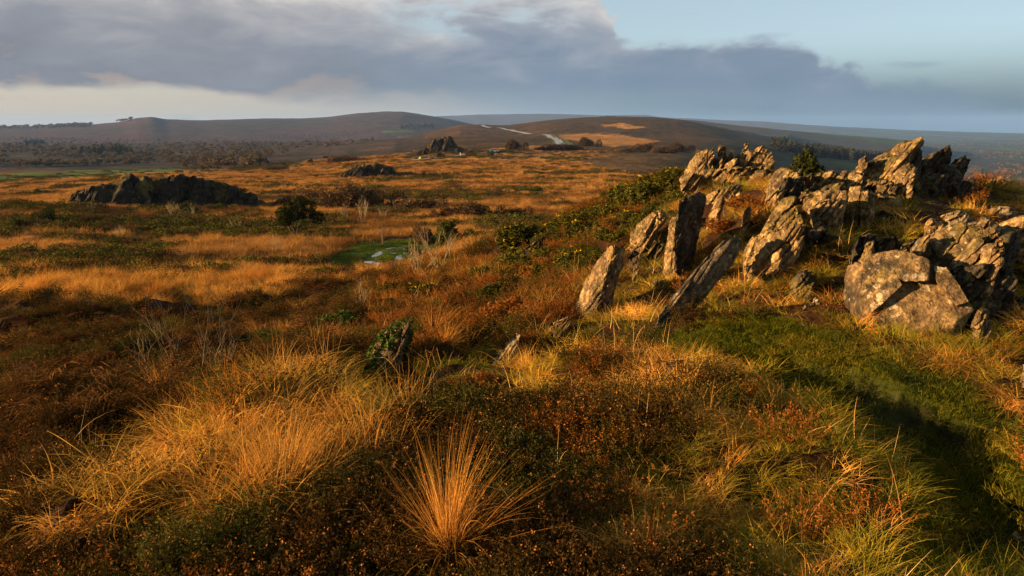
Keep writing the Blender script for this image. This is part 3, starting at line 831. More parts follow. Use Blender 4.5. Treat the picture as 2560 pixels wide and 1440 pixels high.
# --- main crest
E2 = empty('crest_outcrop', P3(2200, 500, 10.8), 'highest jagged outcrop whose pointed sunlit crest stands against the far plain', 'outcrop')
for r, ol, d, mt_ in (
        (11.0, [(2170, 412, .3), (2190, 391, .3), (2222, 378, .2), (2248, 363, .1), (2290, 348), (2305, 345), (2311, 354, .1), (2298, 372, .1), (2268, 398), (2225, 415), (2185, 422, .2)], .7, M_ROCK),
        (11.25, [(2266, 398), (2285, 380, .1), (2303, 362, .2), (2310, 378, .3), (2302, 420, .35), (2294, 470, .35), (2274, 480), (2266, 430)], .6, DK),
        (10.6, [(2130, 432, .2), (2150, 396, .2), (2168, 387), (2171, 402), (2155, 432), (2136, 445, .1)], .4, M_ROCK),
        (10.75, [(2165, 402, .3), (2230, 392, .1), (2270, 384), (2273, 412), (2250, 442), (2215, 468), (2170, 470, .1), (2128, 460, .3), (2146, 432, .3)], .9, M_ROCK),
        (10.3, [(2245, 428, .15), (2262, 416), (2274, 413), (2280, 420), (2272, 450), (2261, 478), (2252, 513), (2239, 513, .1), (2240, 470, .15)], .4, M_ROCK),
        (10.2, [(2277, 424, .1), (2282, 422), (2286, 430), (2280, 470), (2270, 505), (2261, 527), (2255, 518, .1), (2266, 480, .1)], .25, M_ROCK),
        (10.1, [(2173, 452, .15), (2222, 448), (2243, 464), (2240, 498), (2205, 505), (2188, 484, .15)], .6, M_ROCK),
        (10.4, [(2110, 440, .3), (2132, 425, .2), (2160, 440), (2175, 470), (2150, 490), (2105, 480, .2)], .6, M_ROCK)):
    rock('', r, ol, d, mt_, name='crag', parent=E2, layer=.07, amp=.035, under=.3)
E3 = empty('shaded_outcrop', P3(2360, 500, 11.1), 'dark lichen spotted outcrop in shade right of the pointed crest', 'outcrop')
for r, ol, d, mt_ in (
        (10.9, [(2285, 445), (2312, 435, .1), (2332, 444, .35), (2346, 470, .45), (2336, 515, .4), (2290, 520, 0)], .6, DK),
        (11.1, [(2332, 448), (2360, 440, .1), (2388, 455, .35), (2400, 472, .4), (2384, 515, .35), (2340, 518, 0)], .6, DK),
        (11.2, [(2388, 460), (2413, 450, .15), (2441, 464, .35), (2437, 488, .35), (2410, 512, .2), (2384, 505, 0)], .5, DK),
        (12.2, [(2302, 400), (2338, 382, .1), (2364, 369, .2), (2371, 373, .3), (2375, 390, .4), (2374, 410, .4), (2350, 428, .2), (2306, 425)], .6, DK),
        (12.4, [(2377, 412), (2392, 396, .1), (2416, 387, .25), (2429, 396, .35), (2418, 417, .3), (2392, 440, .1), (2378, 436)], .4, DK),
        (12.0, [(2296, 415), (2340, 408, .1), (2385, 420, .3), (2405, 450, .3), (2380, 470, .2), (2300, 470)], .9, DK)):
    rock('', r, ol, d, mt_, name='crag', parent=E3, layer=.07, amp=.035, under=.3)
# --- between crests
rock('square topped rock with a sunlit left corner below dark juniper bush', 9.7, [(1921, 466, .25), (1941, 431, .25), (1962, 419, .15), (1985, 421), (2003, 431, .05), (2000, 455), (1985, 480), (1955, 474, .05)], .7)
rock('dark flat faced ledge under the square topped rock', 9.4, [(1958, 448), (2011, 444, .25), (2016, 500, .3), (1998, 510, .2), (1972, 495), (1955, 470)], .5, DK)
rock('low knobbly rock right of the square topped rock', 9.6, [(2008, 442, .1), (2030, 432), (2052, 440, .1), (2048, 472, .1), (2018, 480)], .5)
rock('flat pitted rock shelf on saddle left of main crest', 9.3, [(2058, 470, .1), (2098, 456), (2128, 464, .1), (2124, 492, .1), (2074, 500)], .6, MO)
rock('low mossy rock lip along saddle skyline', 10.6, [(2038, 438, .1), (2078, 430), (2130, 428, .1), (2126, 452), (2070, 458)], .6, MO)
# --- back crest on the left
E4 = empty('spiky_outcrop', P3(1830, 450, 14.5), 'spiky sunlit outcrop of thin blades above the gorse slope, left of juniper', 'outcrop')
for r, ol, d, mt_ in (
        (14.0, [(1710, 432, .4), (1733, 397, .4), (1746, 379, .3), (1770, 374), (1768, 396), (1752, 418), (1730, 436)], .7, M_ROCK),
        (13.9, [(1771, 378), (1782, 370), (1786, 385), (1783, 412), (1775, 420), (1769, 400, .1)], .3, M_ROCK),
        (14.3, [(1794, 378, .1), (1797, 361), (1803, 360), (1811, 378), (1808, 398), (1796, 398)], .3, M_ROCK),
        (14.4, [(1806, 380, .1), (1809, 362), (1813, 366), (1818, 392), (1806, 396)], .2, M_ROCK),
        (14.2, [(1816, 403, .2), (1827, 373), (1833, 371), (1837, 388), (1828, 410)], .3, M_ROCK),
        (14.0, [(1798, 415, .1), (1801, 392), (1807, 386), (1805, 405), (1801, 418)], .2, M_ROCK),
        (14.6, [(1853, 382, .1), (1862, 363), (1869, 350), (1873, 358), (1874, 382), (1864, 388)], .3, M_ROCK),
        (14.5, [(1874, 388, .2), (1890, 372, .1), (1905, 364), (1916, 369, .1), (1918, 382, .1), (1890, 395)], .4, M_ROCK),
        (14.3, [(1838, 392, .2), (1860, 378), (1890, 382), (1928, 385, .1), (1931, 402, .1), (1908, 416), (1848, 412, .1)], .8, M_ROCK),
        (13.7, [(1810, 412, .2), (1836, 396), (1846, 414), (1832, 448), (1806, 464, .1), (1802, 440, .2)], .5, M_ROCK),
        (14.9, [(1780, 395), (1830, 388), (1850, 420), (1780, 430)], .7, MO),
        (14.2, [(1920, 392), (1928, 380), (1932, 390), (1930, 408), (1920, 408)], .2, M_ROCK)):
    rock('', r, ol, d, mt_, name='blade', parent=E4, layer=.06, amp=.03, under=.4)
rock('low mossy rock at foot of the spiky outcrop, gorse around it', 12.8, [(1700, 442, .2), (1735, 431), (1762, 440, .1), (1752, 462, .1), (1705, 460)], .6, MO)
rock('long low ledge half sunk in turf below the spiky outcrop', 11.0, [(1765, 490, .2), (1792, 474), (1830, 465, .1), (1858, 464, .3), (1838, 482, .1), (1805, 494)], .5)
rock('pointed sunlit rock beside russet heather behind black slab', 9.5, [(1770, 540, .15), (1790, 503, .1), (1807, 491), (1812, 502, .1), (1792, 535)], .3)
rock('slim stone tooth in orange moss on the hummock', 8.7, [(1856, 553, .08), (1862, 526, .05), (1872, 514), (1877, 520, .05), (1868, 550, .05)], .12)
rock('curved pale rib of stone holding up the russet heather hummock', 9.7, [(1833, 508, .1), (1840, 486, .1), (1854, 469), (1858, 476), (1842, 508)], .2)
rock('rounded sunlit rock alone on the slope left of the black slab', 10.2, [(1577, 584, .2), (1597, 560, .2), (1620, 540, .1), (1647, 525), (1666, 534, .1), (1668, 548, .1), (1648, 560), (1610, 584)], .5, M_ROCK, seat=False)
rock('dark rock under the flowering gorse at left edge of slope', 15.5, [(1306, 622, .1), (1332, 606), (1360, 590), (1385, 598, .2), (1384, 612, .2), (1356, 626), (1330, 635)], .8, DK)
rock('shadowed rock mass between the layered plates and the whale backed rock', 7.7, [(2012, 585), (2060, 576), (2108, 584, .2), (2132, 620, .3), (2092, 668, .2), (2030, 690)], .5, DK)
rock('broken sunlit shelf below the saddle rocks', 9.0, [(2000, 478, .2), (2060, 486), (2118, 484), (2126, 535), (2050, 545), (2006, 515, .2)], .7)
rock('rough rock step between fluted pillars and the crest', 9.6, [(2130, 470, .2), (2200, 482), (2252, 505), (2240, 560), (2190, 586), (2132, 545, .2)], .7)
rock('mossy rock base under the spiky blades', 13.6, [(1752, 428, .3), (1850, 414), (1934, 408, .2), (1944, 450, .2), (1850, 476), (1776, 458, .2)], .9, MO)
rock('small rock nose right of the russet hummock', 9.2, [(1916, 492, .1), (1940, 474), (1962, 486, .1), (1948, 512)], .3)
rock('dark broken rock under the ribs at the right', 6.5, [(2392, 668, .1), (2450, 662), (2530, 660, .2), (2545, 706, .2), (2470, 724), (2402, 712)], .4, DK)
rock('low grey rock in front of the layered plates', 6.6, [(1975, 700, .1), (2005, 678), (2040, 688, .15), (2030, 716), (1990, 722)], .3, DK)
# --- big boulder and its neighbours
_bg = hit(2240, 838, 3.0); _br = math.hypot(_bg.x, _bg.y); _br = _br if 4.2 < _br < 6.6 else 5.25
E6 = empty('boulder', P3(2260, 835, _br), 'big flat faced boulder blotched with lichen beside the green path', 'boulder')
_bb = Vector((.25, -.85, .46)).normalized()
rock('', _br, [(2112, 700, .44), (2119, 664, .58), (2148, 655, .34), (2362, 664, .42), (2437, 775, .24), (2389, 804, .08), (2306, 836, 0), (2236, 838, 0), (2150, 801, .02), (2108, 740, .42)], .5, M_BOULDER, name='face_block', parent=E6, layer=.11, amp=.009, bed=_bb, rough=.14, back=.95)
rock('', _br, [(2148, 650, .32), (2181, 636, .32), (2244, 623, .34), (2282, 630, .33), (2326, 652, .29), (2322, 700, .17), (2262, 706, .13), (2246, 668, .2), (2160, 668, .25)], .4, M_BOULDER, name='upper_ledge', parent=E6, layer=.06, amp=.009, bed=_bb, rough=.12, under=.0, back=.97)
rock('', _br, [(2330, 660, .32), (2366, 668, .32), (2398, 711, .25), (2424, 756, .19), (2392, 764, .13), (2340, 705, .2)], .3, M_BOULDER, name='side_ledge', parent=E6, layer=.05, amp=.009, bed=_bb, rough=.12, under=.0, back=.97)
rock('', _br, [(2150, 676, .27), (2236, 676, .2), (2256, 712, .12), (2230, 730, .09), (2172, 790, .0), (2150, 780, .05)], .25, M_BOULDER, name='front_plate', parent=E6, layer=.05, amp=.008, bed=_bb, rough=.12, under=.0, back=.97)
rock('small upright stone at right foot of the big boulder', 5.0, [(2431, 816, .1), (2442, 778, .05), (2456, 766), (2472, 794, .12), (2470, 856, .12), (2450, 864, .02), (2433, 836, .05)], .2, MO, seat=True, name='stone', cat='stone')
rock('little sunlit block perched behind top left of the boulder', 6.4, [(2150, 650, .1), (2166, 606, .05), (2181, 603), (2184, 620, .05), (2172, 650)], .3)
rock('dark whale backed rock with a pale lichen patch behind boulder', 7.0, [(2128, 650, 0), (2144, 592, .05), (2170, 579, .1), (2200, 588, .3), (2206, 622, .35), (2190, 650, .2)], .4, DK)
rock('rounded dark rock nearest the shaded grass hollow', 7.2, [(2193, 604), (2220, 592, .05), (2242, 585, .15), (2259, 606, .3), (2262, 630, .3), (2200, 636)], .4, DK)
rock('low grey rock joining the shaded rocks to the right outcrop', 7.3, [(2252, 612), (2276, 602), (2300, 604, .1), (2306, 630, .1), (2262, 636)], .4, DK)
E5 = empty('right_outcrop', P3(2420, 690, 6.9), 'broad ribbed outcrop with white lichen spots right of big boulder', 'outcrop')
for r, ol, d, mt_ in (
        (6.9, [(2280, 622, .15), (2294, 600, .12), (2317, 582), (2323, 590), (2296, 634), (2280, 634, .1)], .3, M_ROCK),
        (7.0, [(2300, 630, .3), (2322, 592, .25), (2342, 586, .22), (2369, 562, .22), (2433, 560, .15), (2446, 584, .05), (2412, 636), (2376, 642), (2358, 664), (2312, 648, .1)], .6, M_ROCK),
        (7.5, [(2314, 560, .1), (2325, 548), (2344, 558, .1), (2366, 568, .1), (2335, 584)], .3, M_ROCK),
        (6.95, [(2429, 564, .2), (2456, 541, .1), (2472, 552), (2500, 563, .05), (2526, 575, .15), (2530, 588, .15), (2510, 600), (2472, 596), (2440, 592, .15)], .7, M_ROCK),
        (6.75, [(2442, 594, .1), (2460, 596), (2456, 614), (2412, 652), (2388, 670, .05), (2386, 652, .15)], .35, M_ROCK),
        (6.6, [(2462, 612, .1), (2490, 598), (2512, 590), (2514, 618), (2496, 662), (2462, 698), (2442, 676, .12), (2446, 640, .15)], .4, M_ROCK),
        (6.9, [(2508, 592), (2533, 582, .15), (2546, 592, .25), (2538, 640, .25), (2514, 690, .15), (2492, 692)], .5, DK)):
    rock('', r, ol, d, mt_, name='rib', parent=E5, layer=.055, amp=.03, under=.25)
rock('flat sunlit slab edge curving through moss above the ribbed outcrop', 8.8, [(2352, 540, .1), (2389, 528), (2411, 531), (2437, 548, .15), (2432, 556, .1), (2400, 546)], .35, QZ)
rock('pale flat stone in orange grass near right skyline', 10.3, [(2470, 524, .1), (2500, 516), (2544, 529, .1), (2530, 536), (2490, 532)], .5, QZ)
rock('pale slab at right picture edge behind the ribbed outcrop', 7.9, [(2498, 562, .1), (2550, 545), (2600, 556), (2600, 590), (2540, 582), (2515, 576)], .5)
rock('white lichened stone in dark grass right of the big boulder', 5.9, [(2492, 748, .1), (2506, 738), (2560, 744), (2640, 752), (2650, 782), (2560, 776), (2520, 774)], .35, QZ, seat=True, name='stone', cat='stone')
rock('flat grey stone at the very right edge beside the path', 3.9, [(2546, 936, .1), (2556, 912), (2600, 898), (2640, 925), (2610, 950), (2556, 948)], .2, MO, seat=True, under=.04, name='stone', cat='stone')
rock('small pointed stone in turf left of the big boulder', 6.0, [(2027, 757, .05), (2044, 741), (2051, 745), (2048, 764)], .1, QZ, seat=True, name='stone', cat='stone')
rock('little flat stone in turf nearest the path bend', 5.7, [(2006, 770), (2018, 760), (2026, 768), (2014, 776)], .1, QZ, seat=True, name='stone', cat='stone')
rock('flat stone lying in dark grass under the boulder corner', 4.75, [(2488, 882), (2504, 873), (2526, 874), (2516, 884)], .12, QZ, seat=True, name='stone', cat='stone')
rock('pale chip of quartz in grass below the black slab', 7.0, [(1632, 716), (1638, 698), (1644, 704), (1642, 720)], .06, QZ, seat=True, name='stone', cat='stone')
rock('second pale chip of quartz right of the first', 7.0, [(1648, 716), (1652, 700), (1658, 706), (1656, 720)], .06, QZ, seat=True, name='stone', cat='stone')
# --- stones on the near slope
IVY_STONE = rock('ivy covered standing stone alone in heather left of the tussock', 6.6, [(912, 958, .05), (926, 900, .1), (942, 858, .12), (968, 830, .1), (994, 814, .05), (1014, 803, .05), (1022, 816), (1012, 842), (1000, 880), (985, 925), (955, 962)], .35, MO, seat=True, name='ivy_stone', cat='stone', layer=.05, amp=.015)
rock('sharp grey stone blade poking from orange grass mid slope', 5.9, [(1234, 908, .05), (1262, 868, .1), (1289, 834, .1), (1301, 838), (1296, 856), (1266, 892), (1248, 910)], .15, QZ, seat=True, name='stone', cat='stone')
rock('low slanting stone at the foot of tall leaning stone', 6.5, [(1348, 856, .05), (1372, 820, .1), (1392, 798, .1), (1424, 788), (1428, 802), (1402, 834), (1368, 860)], .2, M_ROCK, seat=True, name='stone', cat='stone')
rock('small blue grey stone in shade below the slanting stone', 5.8, [(1393, 894), (1410, 864), (1432, 860), (1418, 888)], .12, DK, seat=True, name='stone', cat='stone')
rock('thin grey stone showing behind the big tussock', 3.4, [(1036, 1150), (1062, 1126), (1072, 1130), (1050, 1156)], .1, QZ, seat=True, name='stone', cat='stone')


# --- far crags on the plain
def crag(name, label, tops, base_y, n, r=None, depthf=0.5, seed=0, mat=M_CRAG, lean=0.25, pillar=False):
    rs = random.Random(seed)
    bx = sum(p[0] for p in tops) / len(tops); g = hit(bx, base_y, 30) if r is None else None
    r = r or math.hypot(g.x, g.y); k = r / F                       # metres per photo pixel
    E_ = empty(name, P3(bx, base_y, r), label, 'crag')
    xs = [p[0] for p in tops]; ys = [p[1] for p in tops]
    x0, x1 = xs[0], xs[-1]; wd = (x1 - x0) / n
    for i in range(n):
        cx = x0 + (i + 0.5) * wd + rs.uniform(-.3, .3) * wd; ty = float(np.interp(cx, xs, ys)) + rs.uniform(-1, 5) ; hw = wd * rs.uniform(.8, 1.9)
        hgt = base_y - ty; ln = lean * hgt * rs.uniform(.3, 1)
        d = rs.uniform(-.25, .25) * (x1 - x0) * 0.12 * k * F / F
        ol = [(cx - hw + 0, base_y, d), (cx - hw * .8, base_y - hgt * .45, d + hw * k), (cx - hw * .5 + ln * .4, ty + hgt * .12 * rs.random(), d + hw * k), (cx + ln * .6, ty, d + hw * k * .6), (cx + hw * .6 + ln * .4, ty + hgt * rs.uniform(.05, .3), d + hw * k * .8), (cx + hw, base_y - hgt * .3, d + hw * k), (cx + hw * 1.2, base_y, d)]
        rock('', r + rs.uniform(-.4, .4) * wd * k, ol, max(2.5 * hw, hgt * depthf) * k, mat, name='pinnacle' if pillar else 'crag', parent=E_, layer=max(.25, wd * k * .35), amp=max(.06, wd * k * .13), under=1.0, seed=seed * 31 + i, edge=max(.25, hgt * k / 14), bed=Vector((-.92, .1, .35)).normalized())
    return E_


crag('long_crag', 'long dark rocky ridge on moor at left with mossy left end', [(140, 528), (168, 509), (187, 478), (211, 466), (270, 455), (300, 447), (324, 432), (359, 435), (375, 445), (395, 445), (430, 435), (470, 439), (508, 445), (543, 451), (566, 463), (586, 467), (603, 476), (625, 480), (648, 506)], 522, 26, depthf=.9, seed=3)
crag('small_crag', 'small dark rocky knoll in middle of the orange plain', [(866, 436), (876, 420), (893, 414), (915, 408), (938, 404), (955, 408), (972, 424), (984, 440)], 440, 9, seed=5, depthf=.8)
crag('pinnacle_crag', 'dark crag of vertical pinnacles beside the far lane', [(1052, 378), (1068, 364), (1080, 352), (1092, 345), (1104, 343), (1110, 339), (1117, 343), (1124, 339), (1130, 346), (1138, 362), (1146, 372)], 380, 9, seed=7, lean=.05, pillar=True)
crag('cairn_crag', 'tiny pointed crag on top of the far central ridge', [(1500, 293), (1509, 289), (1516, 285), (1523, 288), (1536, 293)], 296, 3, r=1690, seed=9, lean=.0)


def rubble():
    rs = np.random.default_rng(77); protos = []
    for i in range(5):
        p_ = [Vector(rs.normal(0, 1, 3) * np.array([1, .7, .45])) for _ in range(14)]; V, T = rock_geo(p_, .5, 900 + i, .35, .08); V = V - V.mean(0); V /= np.abs(V).max(); me = mesh_np('stone_chip', V, T, False); me.materials.append(M_QUARTZ if i < 2 else M_ROCK); protos.append(me)
    return protos


RUBBLE = rubble()
# ------------------------------------------------------------------ vegetation: blades, twigs, leaves as real faces
def veg_mat(name, c1, c2, c3, flower=None, transl=0.35, patch=None, pscale=0.5, gloss=0.0, thr=(.45, .6)):
    mt_, t, o = new_mat(name)
    at = t.node('ShaderNodeAttribute', attribute_name='bl'); sp = t.node('ShaderNodeSeparateColor'); t.l.new(at.outputs['Color'], sp.inputs[0])
    oi = t.node('ShaderNodeObjectInfo'); g = t.node('ShaderNodeNewGeometry')
    rnd = t.m('FRACT', t.m('ADD', sp.outputs[1], t.m('MULTIPLY', oi.outputs['Random'], 3.7)))
    col = t.ramp(rnd, [(0.0, c1), (0.5, c2), (1.0, c3)])
    if patch is not None:
        n = t.noise(g.outputs['Position'], pscale, 4, 0.6)
        col = t.mix(t.ss(n, *thr), col, (*patch, 1))
    v = t.m('ADD', 0.60, t.m('MULTIPLY', oi.outputs['Random'], 0.48))
    col = t.mix(1.0, col, t.comb(v, v, v), 'MULTIPLY')
    if flower is not None:
        col = t.mix(sp.outputs[2], col, (*flower, 1))
    d = t.node('ShaderNodeBsdfDiffuse'); tr = t.node('ShaderNodeBsdfTranslucent'); mx = t.node('ShaderNodeMixShader')
    t.put(d.inputs[0], col); t.put(tr.inputs[0], col); mx.inputs[0].default_value = transl
    t.l.new(d.outputs[0], mx.inputs[1]); t.l.new(tr.outputs[0], mx.inputs[2])
    t.l.new(mx.outputs[0], o.inputs[0])
    return mt_


OR1, OR2, OR3 = (0.62, 0.270, 0.038), (0.76, 0.38, 0.075), (0.46, 0.165, 0.022)
M_MOLINIA = veg_mat('dead_moor_grass', OR1, OR2, OR3, transl=.3, patch=(0.42, 0.155, 0.024), pscale=.6)
M_TANGLE = veg_mat('matted_dead_grass', (0.60, 0.25, 0.035), (0.80, 0.42, 0.075), (0.40, 0.145, 0.02), transl=.3, patch=(0.50, 0.30, 0.035), pscale=1.4)
M_HEATHER = veg_mat('heather', (0.040, 0.019, 0.006), (0.075, 0.034, 0.009), (0.024, 0.024, 0.005), flower=(0.30, 0.12, 0.03), transl=.2, patch=(0.060, 0.055, 0.010), pscale=.9)
M_RUSSET = veg_mat('russet_heather', (0.16, 0.052, 0.010), (0.23, 0.080, 0.014), (0.095, 0.030, 0.008), flower=(0.32, 0.12, 0.025), transl=.25)
M_TURF = veg_mat('green_turf', (0.052, 0.062, 0.004), (0.105, 0.092, 0.008), (0.034, 0.042, 0.003), transl=.3, patch=(0.19, 0.125, 0.012), pscale=1.6, thr=(.5, .68))
M_BANK = veg_mat('yellowing_grass', (0.17, 0.165, 0.012), (0.40, 0.24, 0.024), (0.085, 0.12, 0.009), transl=.35, patch=(0.40, 0.235, 0.024), pscale=1.3, thr=(.55, .70))
M_BRACKEN = veg_mat('dead_bracken', (0.058, 0.024, 0.008), (0.145, 0.060, 0.017), (0.030, 0.013, 0.005), transl=.3)
M_GORSE = veg_mat('gorse_needles', (0.050, 0.050, 0.009), (0.090, 0.080, 0.013), (0.030, 0.034, 0.006), transl=.15)
M_GFLOWER = veg_mat('gorse_flowers', (0.60, 0.36, 0.012), (0.70, 0.44, 0.02), (0.50, 0.28, 0.01), transl=.3)
M_DARKLEAF = veg_mat('dark_evergreen', (0.030, 0.036, 0.009), (0.046, 0.048, 0.010), (0.020, 0.025, 0.007), transl=.15)
M_THICKET = veg_mat('leafless_thicket', (0.060, 0.034, 0.016), (0.085, 0.048, 0.020), (0.040, 0.026, 0.012), transl=.2)
M_WOOD = veg_mat('far_wood', (0.095, 0.066, 0.038), (0.13, 0.088, 0.046), (0.070, 0.064, 0.034), transl=.2)
M_CONIFER = veg_mat('far_conifers', (0.030, 0.030, 0.016), (0.045, 0.040, 0.022), (0.022, 0.024, 0.013), transl=.1)
M_IVY = veg_mat('ivy_leaves', (0.045, 0.070, 0.012), (0.085, 0.11, 0.020), (0.030, 0.048, 0.008), transl=.2)
M_BARK = plain_mat('pale_bark', (0.22, 0.165, 0.085), 0.9, (0.13, 0.095, 0.05), 14)
M_TWIG = plain_mat('brown_twig', (0.15, 0.085, 0.04), 0.9, (0.08, 0.045, 0.02), 14)
M_STEM = plain_mat('dark_stem', (0.06, 0.045, 0.03), 0.95, (0.03, 0.022, 0.015), 10)


class Geo:
    """collects triangles and quads with a 'bl' attribute (r along, g random, b flag)"""
    def __init__(self):
        self.V = []; self.T = []; self.C = []; self.n = 0

    def add(self, V, T, C):
        self.V.append(np.asarray(V, float)); self.T.append(np.asarray(T, int) + self.n); self.C.append(np.asarray(C, float)); self.n += len(V)

    def mesh(self, name, mat, smooth=True):
        V = np.concatenate(self.V); T = np.concatenate(self.T); C = np.concatenate(self.C)
        me = mesh_np(name, V, T, smooth); at = me.color_attributes.new('bl', 'FLOAT_COLOR', 'POINT')
        c = np.ones((len(V), 4), np.float32); c[:, :3] = C; at.data.foreach_set('color', c.ravel())
        me.materials.append(mat)
        return me


def blades(g, n, rad, h, wid, tilt0=(0, .5), tilt1=(.4, 1.4), seg=4, seed=0, out=0.8, wind=(0, 0), base=None, flag=0.0, bund=0):
    q = np.random.default_rng(seed)
    a = q.uniform(0, 2 * np.pi, n); rr = rad * np.sqrt(q.uniform(0, 1, n))
    b = np.stack([rr * np.cos(a), rr * np.sin(a), np.zeros(n)], -1)
    if base is not None:
        b = base[q.integers(0, len(base), n)] + b * 0.15
    phi = a * out + (1 - out) * q.uniform(0, 2 * np.pi, n) + q.normal(0, .5, n)
    L = q.uniform(h[0], h[1], n); t0 = q.uniform(*tilt0, n); t1 = t0 + q.uniform(*tilt1, n)
    if bund:
        k = q.integers(0, bund, n); bp_ = q.uniform(0, 2 * np.pi, bund); bt = q.uniform(*tilt0, bund); bl_ = q.uniform(.7, 1.1, bund)
        phi = bp_[k] + q.normal(0, .22, n); t0 = np.abs(bt[k] + q.normal(0, .07, n)); t1 = t0 + q.uniform(*tilt1, n) * q.choice([1, 1, 1, 3.5], n); L = L * bl_[k]
    dx, dy = np.cos(phi), np.sin(phi)
    P = [b]; p = b.copy()
    for k in range(seg):
        th = t0 + (t1 - t0) * ((k + .5) / seg) ** 1.5
        s = L / seg
        p = p + np.stack([dx * np.sin(th) * s + wind[0] * s * (k / seg), dy * np.sin(th) * s + wind[1] * s * (k / seg), np.cos(th) * s], -1)
        P.append(p.copy())
    tw = phi + np.pi / 2 + q.normal(0, .7, n); wv = np.stack([np.cos(tw), np.sin(tw), q.normal(0, .25, n)], -1)
    V = []; C = []; rnd = q.uniform(0, 1, n)
    for k in range(seg + 1):
        w_ = wid * (1 - 0.92 * (k / seg) ** 1.3) * q.uniform(.7, 1.2, n)
        V += [P[k] - wv * w_[:, None] / 2, P[k] + wv * w_[:, None] / 2]
        c = np.stack([np.full(n, k / seg), rnd, np.full(n, flag)], -1); C += [c, c]
    V = np.stack(V, 1).reshape(-1, 3); C = np.stack(C, 1).reshape(-1, 3); m_ = 2 * (seg + 1)
    i0 = (np.arange(n) * m_)[:, None]; T = []
    for k in range(seg):
        o = 2 * k
        T += [i0 + np.array([[o, o + 1, o + 3]]), i0 + np.array([[o, o + 3, o + 2]])]
    g.add(V, np.concatenate(T), C)


def leaves(g, centers, size, seed=0, aspect=1.6, flag=0.0, normals=None, jitter=1.0, rnds=None):
    """one small pointed leaf (two triangles) at each centre"""
    q = np.random.default_rng(seed); n = len(centers); c = np.asarray(centers)
    u = q.normal(0, 1, (n, 3)) * jitter + (normals if normals is not None else 0); u /= np.linalg.norm(u, axis=1)[:, None] + 1e-9
    v = np.cross(u, q.normal(0, 1, (n, 3))); v /= np.linalg.norm(v, axis=1)[:, None] + 1e-9
    s = size * q.uniform(.6, 1.4, n)[:, None]
    V = np.stack([c - u * s * aspect * .5, c + v * s * .5, c + u * s * aspect * .5, c - v * s * .5], 1).reshape(-1, 3)
    i0 = (np.arange(n) * 4)[:, None]
    T = np.concatenate([i0 + np.array([[0, 1, 2]]), i0 + np.array([[0, 2, 3]])])
    rnd = np.repeat(q.uniform(0, 1, n) if rnds is None else np.clip(rnds + q.normal(0, .06, n), 0, 1), 4)
    g.add(V, T, np.stack([np.full(4 * n, .5), rnd, np.full(4 * n, flag)], -1))


def lump_points(lumps, n, seed, shell=0.55):
    q = np.random.default_rng(seed); L = np.array(lumps, float); wgt = (L[:, 3] * L[:, 4] * L[:, 5]) ** (2 / 3); k = q.choice(len(L), n, p=wgt / wgt.sum())
    d = q.normal(0, 1, (n, 3)); d /= np.linalg.norm(d, axis=1)[:, None]
    rr = shell + (1 - shell) * q.uniform(0, 1, n) ** .5
    p = L[k, :3] + d * rr[:, None] * L[k, 3:6]
    return p, d


def tube(g, pts, r0, r1, sides=4, rnd=.5):
    pts = [np.asarray(p, float) for p in pts]; n = len(pts); V = []; 
    for i, p in enumerate(pts):
        t = pts[min(i + 1, n - 1)] - pts[max(i - 1, 0)]; t /= np.linalg.norm(t) + 1e-9
        a = np.cross(t, [0.3, 0.9, 0.2]); a /= np.linalg.norm(a) + 1e-9; b = np.cross(t, a); rr = r0 + (r1 - r0) * i / (n - 1)
        for s in range(sides):
            an = 2 * math.pi * s / sides; V.append(p + (a * math.cos(an) + b * math.sin(an)) * rr)
    T = []
    for i in range(n - 1):
        for s in range(sides):
            A_, B_, C_, D_ = i * sides + s, i * sides + (s + 1) % sides, (i + 1) * sides + (s + 1) % sides, (i + 1) * sides + s
            T += [(A_, B_, C_), (A_, C_, D_)]
    g.add(V, T, np.tile([.5, rnd, 0], (len(V), 1)))


def branches(g, p, d, L, r, depth, rs, spread=.6, tips=None, sides=4, up=.15, kids=(2, 3)):
    pts = [np.array(p)]; dd = np.array(d, float)
    for k in range(4):
        dd = dd + np.array([rs.gauss(0, .16), rs.gauss(0, .16), rs.gauss(0, .08) + up * .3]); dd /= np.linalg.norm(dd)
        pts.append(pts[-1] + dd * L / 4)
    tube(g, pts, r, r * .6, sides)
    if tips is not None and depth <= 1:
        tips.extend(pts[1:])
    if depth > 0:
        for k in range(rs.randint(*kids)):
            f = rs.choice((2, 3, 4, 4)); nd = dd + np.array([rs.gauss(0, spread), rs.gauss(0, spread), rs.gauss(0, spread * .6) + up]); nd /= np.linalg.norm(nd)
            branches(g, pts[f], nd, L * rs.uniform(.5, .8), r * .55, depth - 1, rs, spread, tips, max(3, sides - 1), up, kids)


# ---- prototypes for ground cover
def proto_molinia(seed, s=1.0, n=150, w=.0052, seg=5):
    g = Geo()
    blades(g, int(n * .6), .10 * s, (.20 * s, .42 * s), w * s, (0.1, .9), (1.0, 2.3), seg, seed, .85, wind=(.3, .05))
    blades(g, int(n * .4), .07 * s, (.32 * s, .60 * s), w * .7 * s, (0, .45), (.1, .6), seg, seed + 1, .9, wind=(.12, .02))
    return g.mesh('moor_grass', M_MOLINIA)


def proto_tangle(seed, mat=None, n=170):
    g = Geo(); blades(g, n, .20, (.16, .40), .0052, (.3, 1.3), (.5, 2.1), 5, seed, .15, wind=(.2, 0)); blades(g, 40, .18, (.10, .25), .006, (0, .9), (.4, 1.4), 4, seed + 1, .3)
    return g.mesh('matted_grass', mat or M_TANGLE)


def proto_bank(seed, s=1.0, n=150, mat=None, w=.004):
    g = Geo()
    blades(g, n, .13 * s, (.09 * s, .22 * s), w * s, (.1, 1.0), (.4, 1.7), 4, seed, .7, wind=(.2, .05))
    return g.mesh('bank_grass', mat or M_BANK)


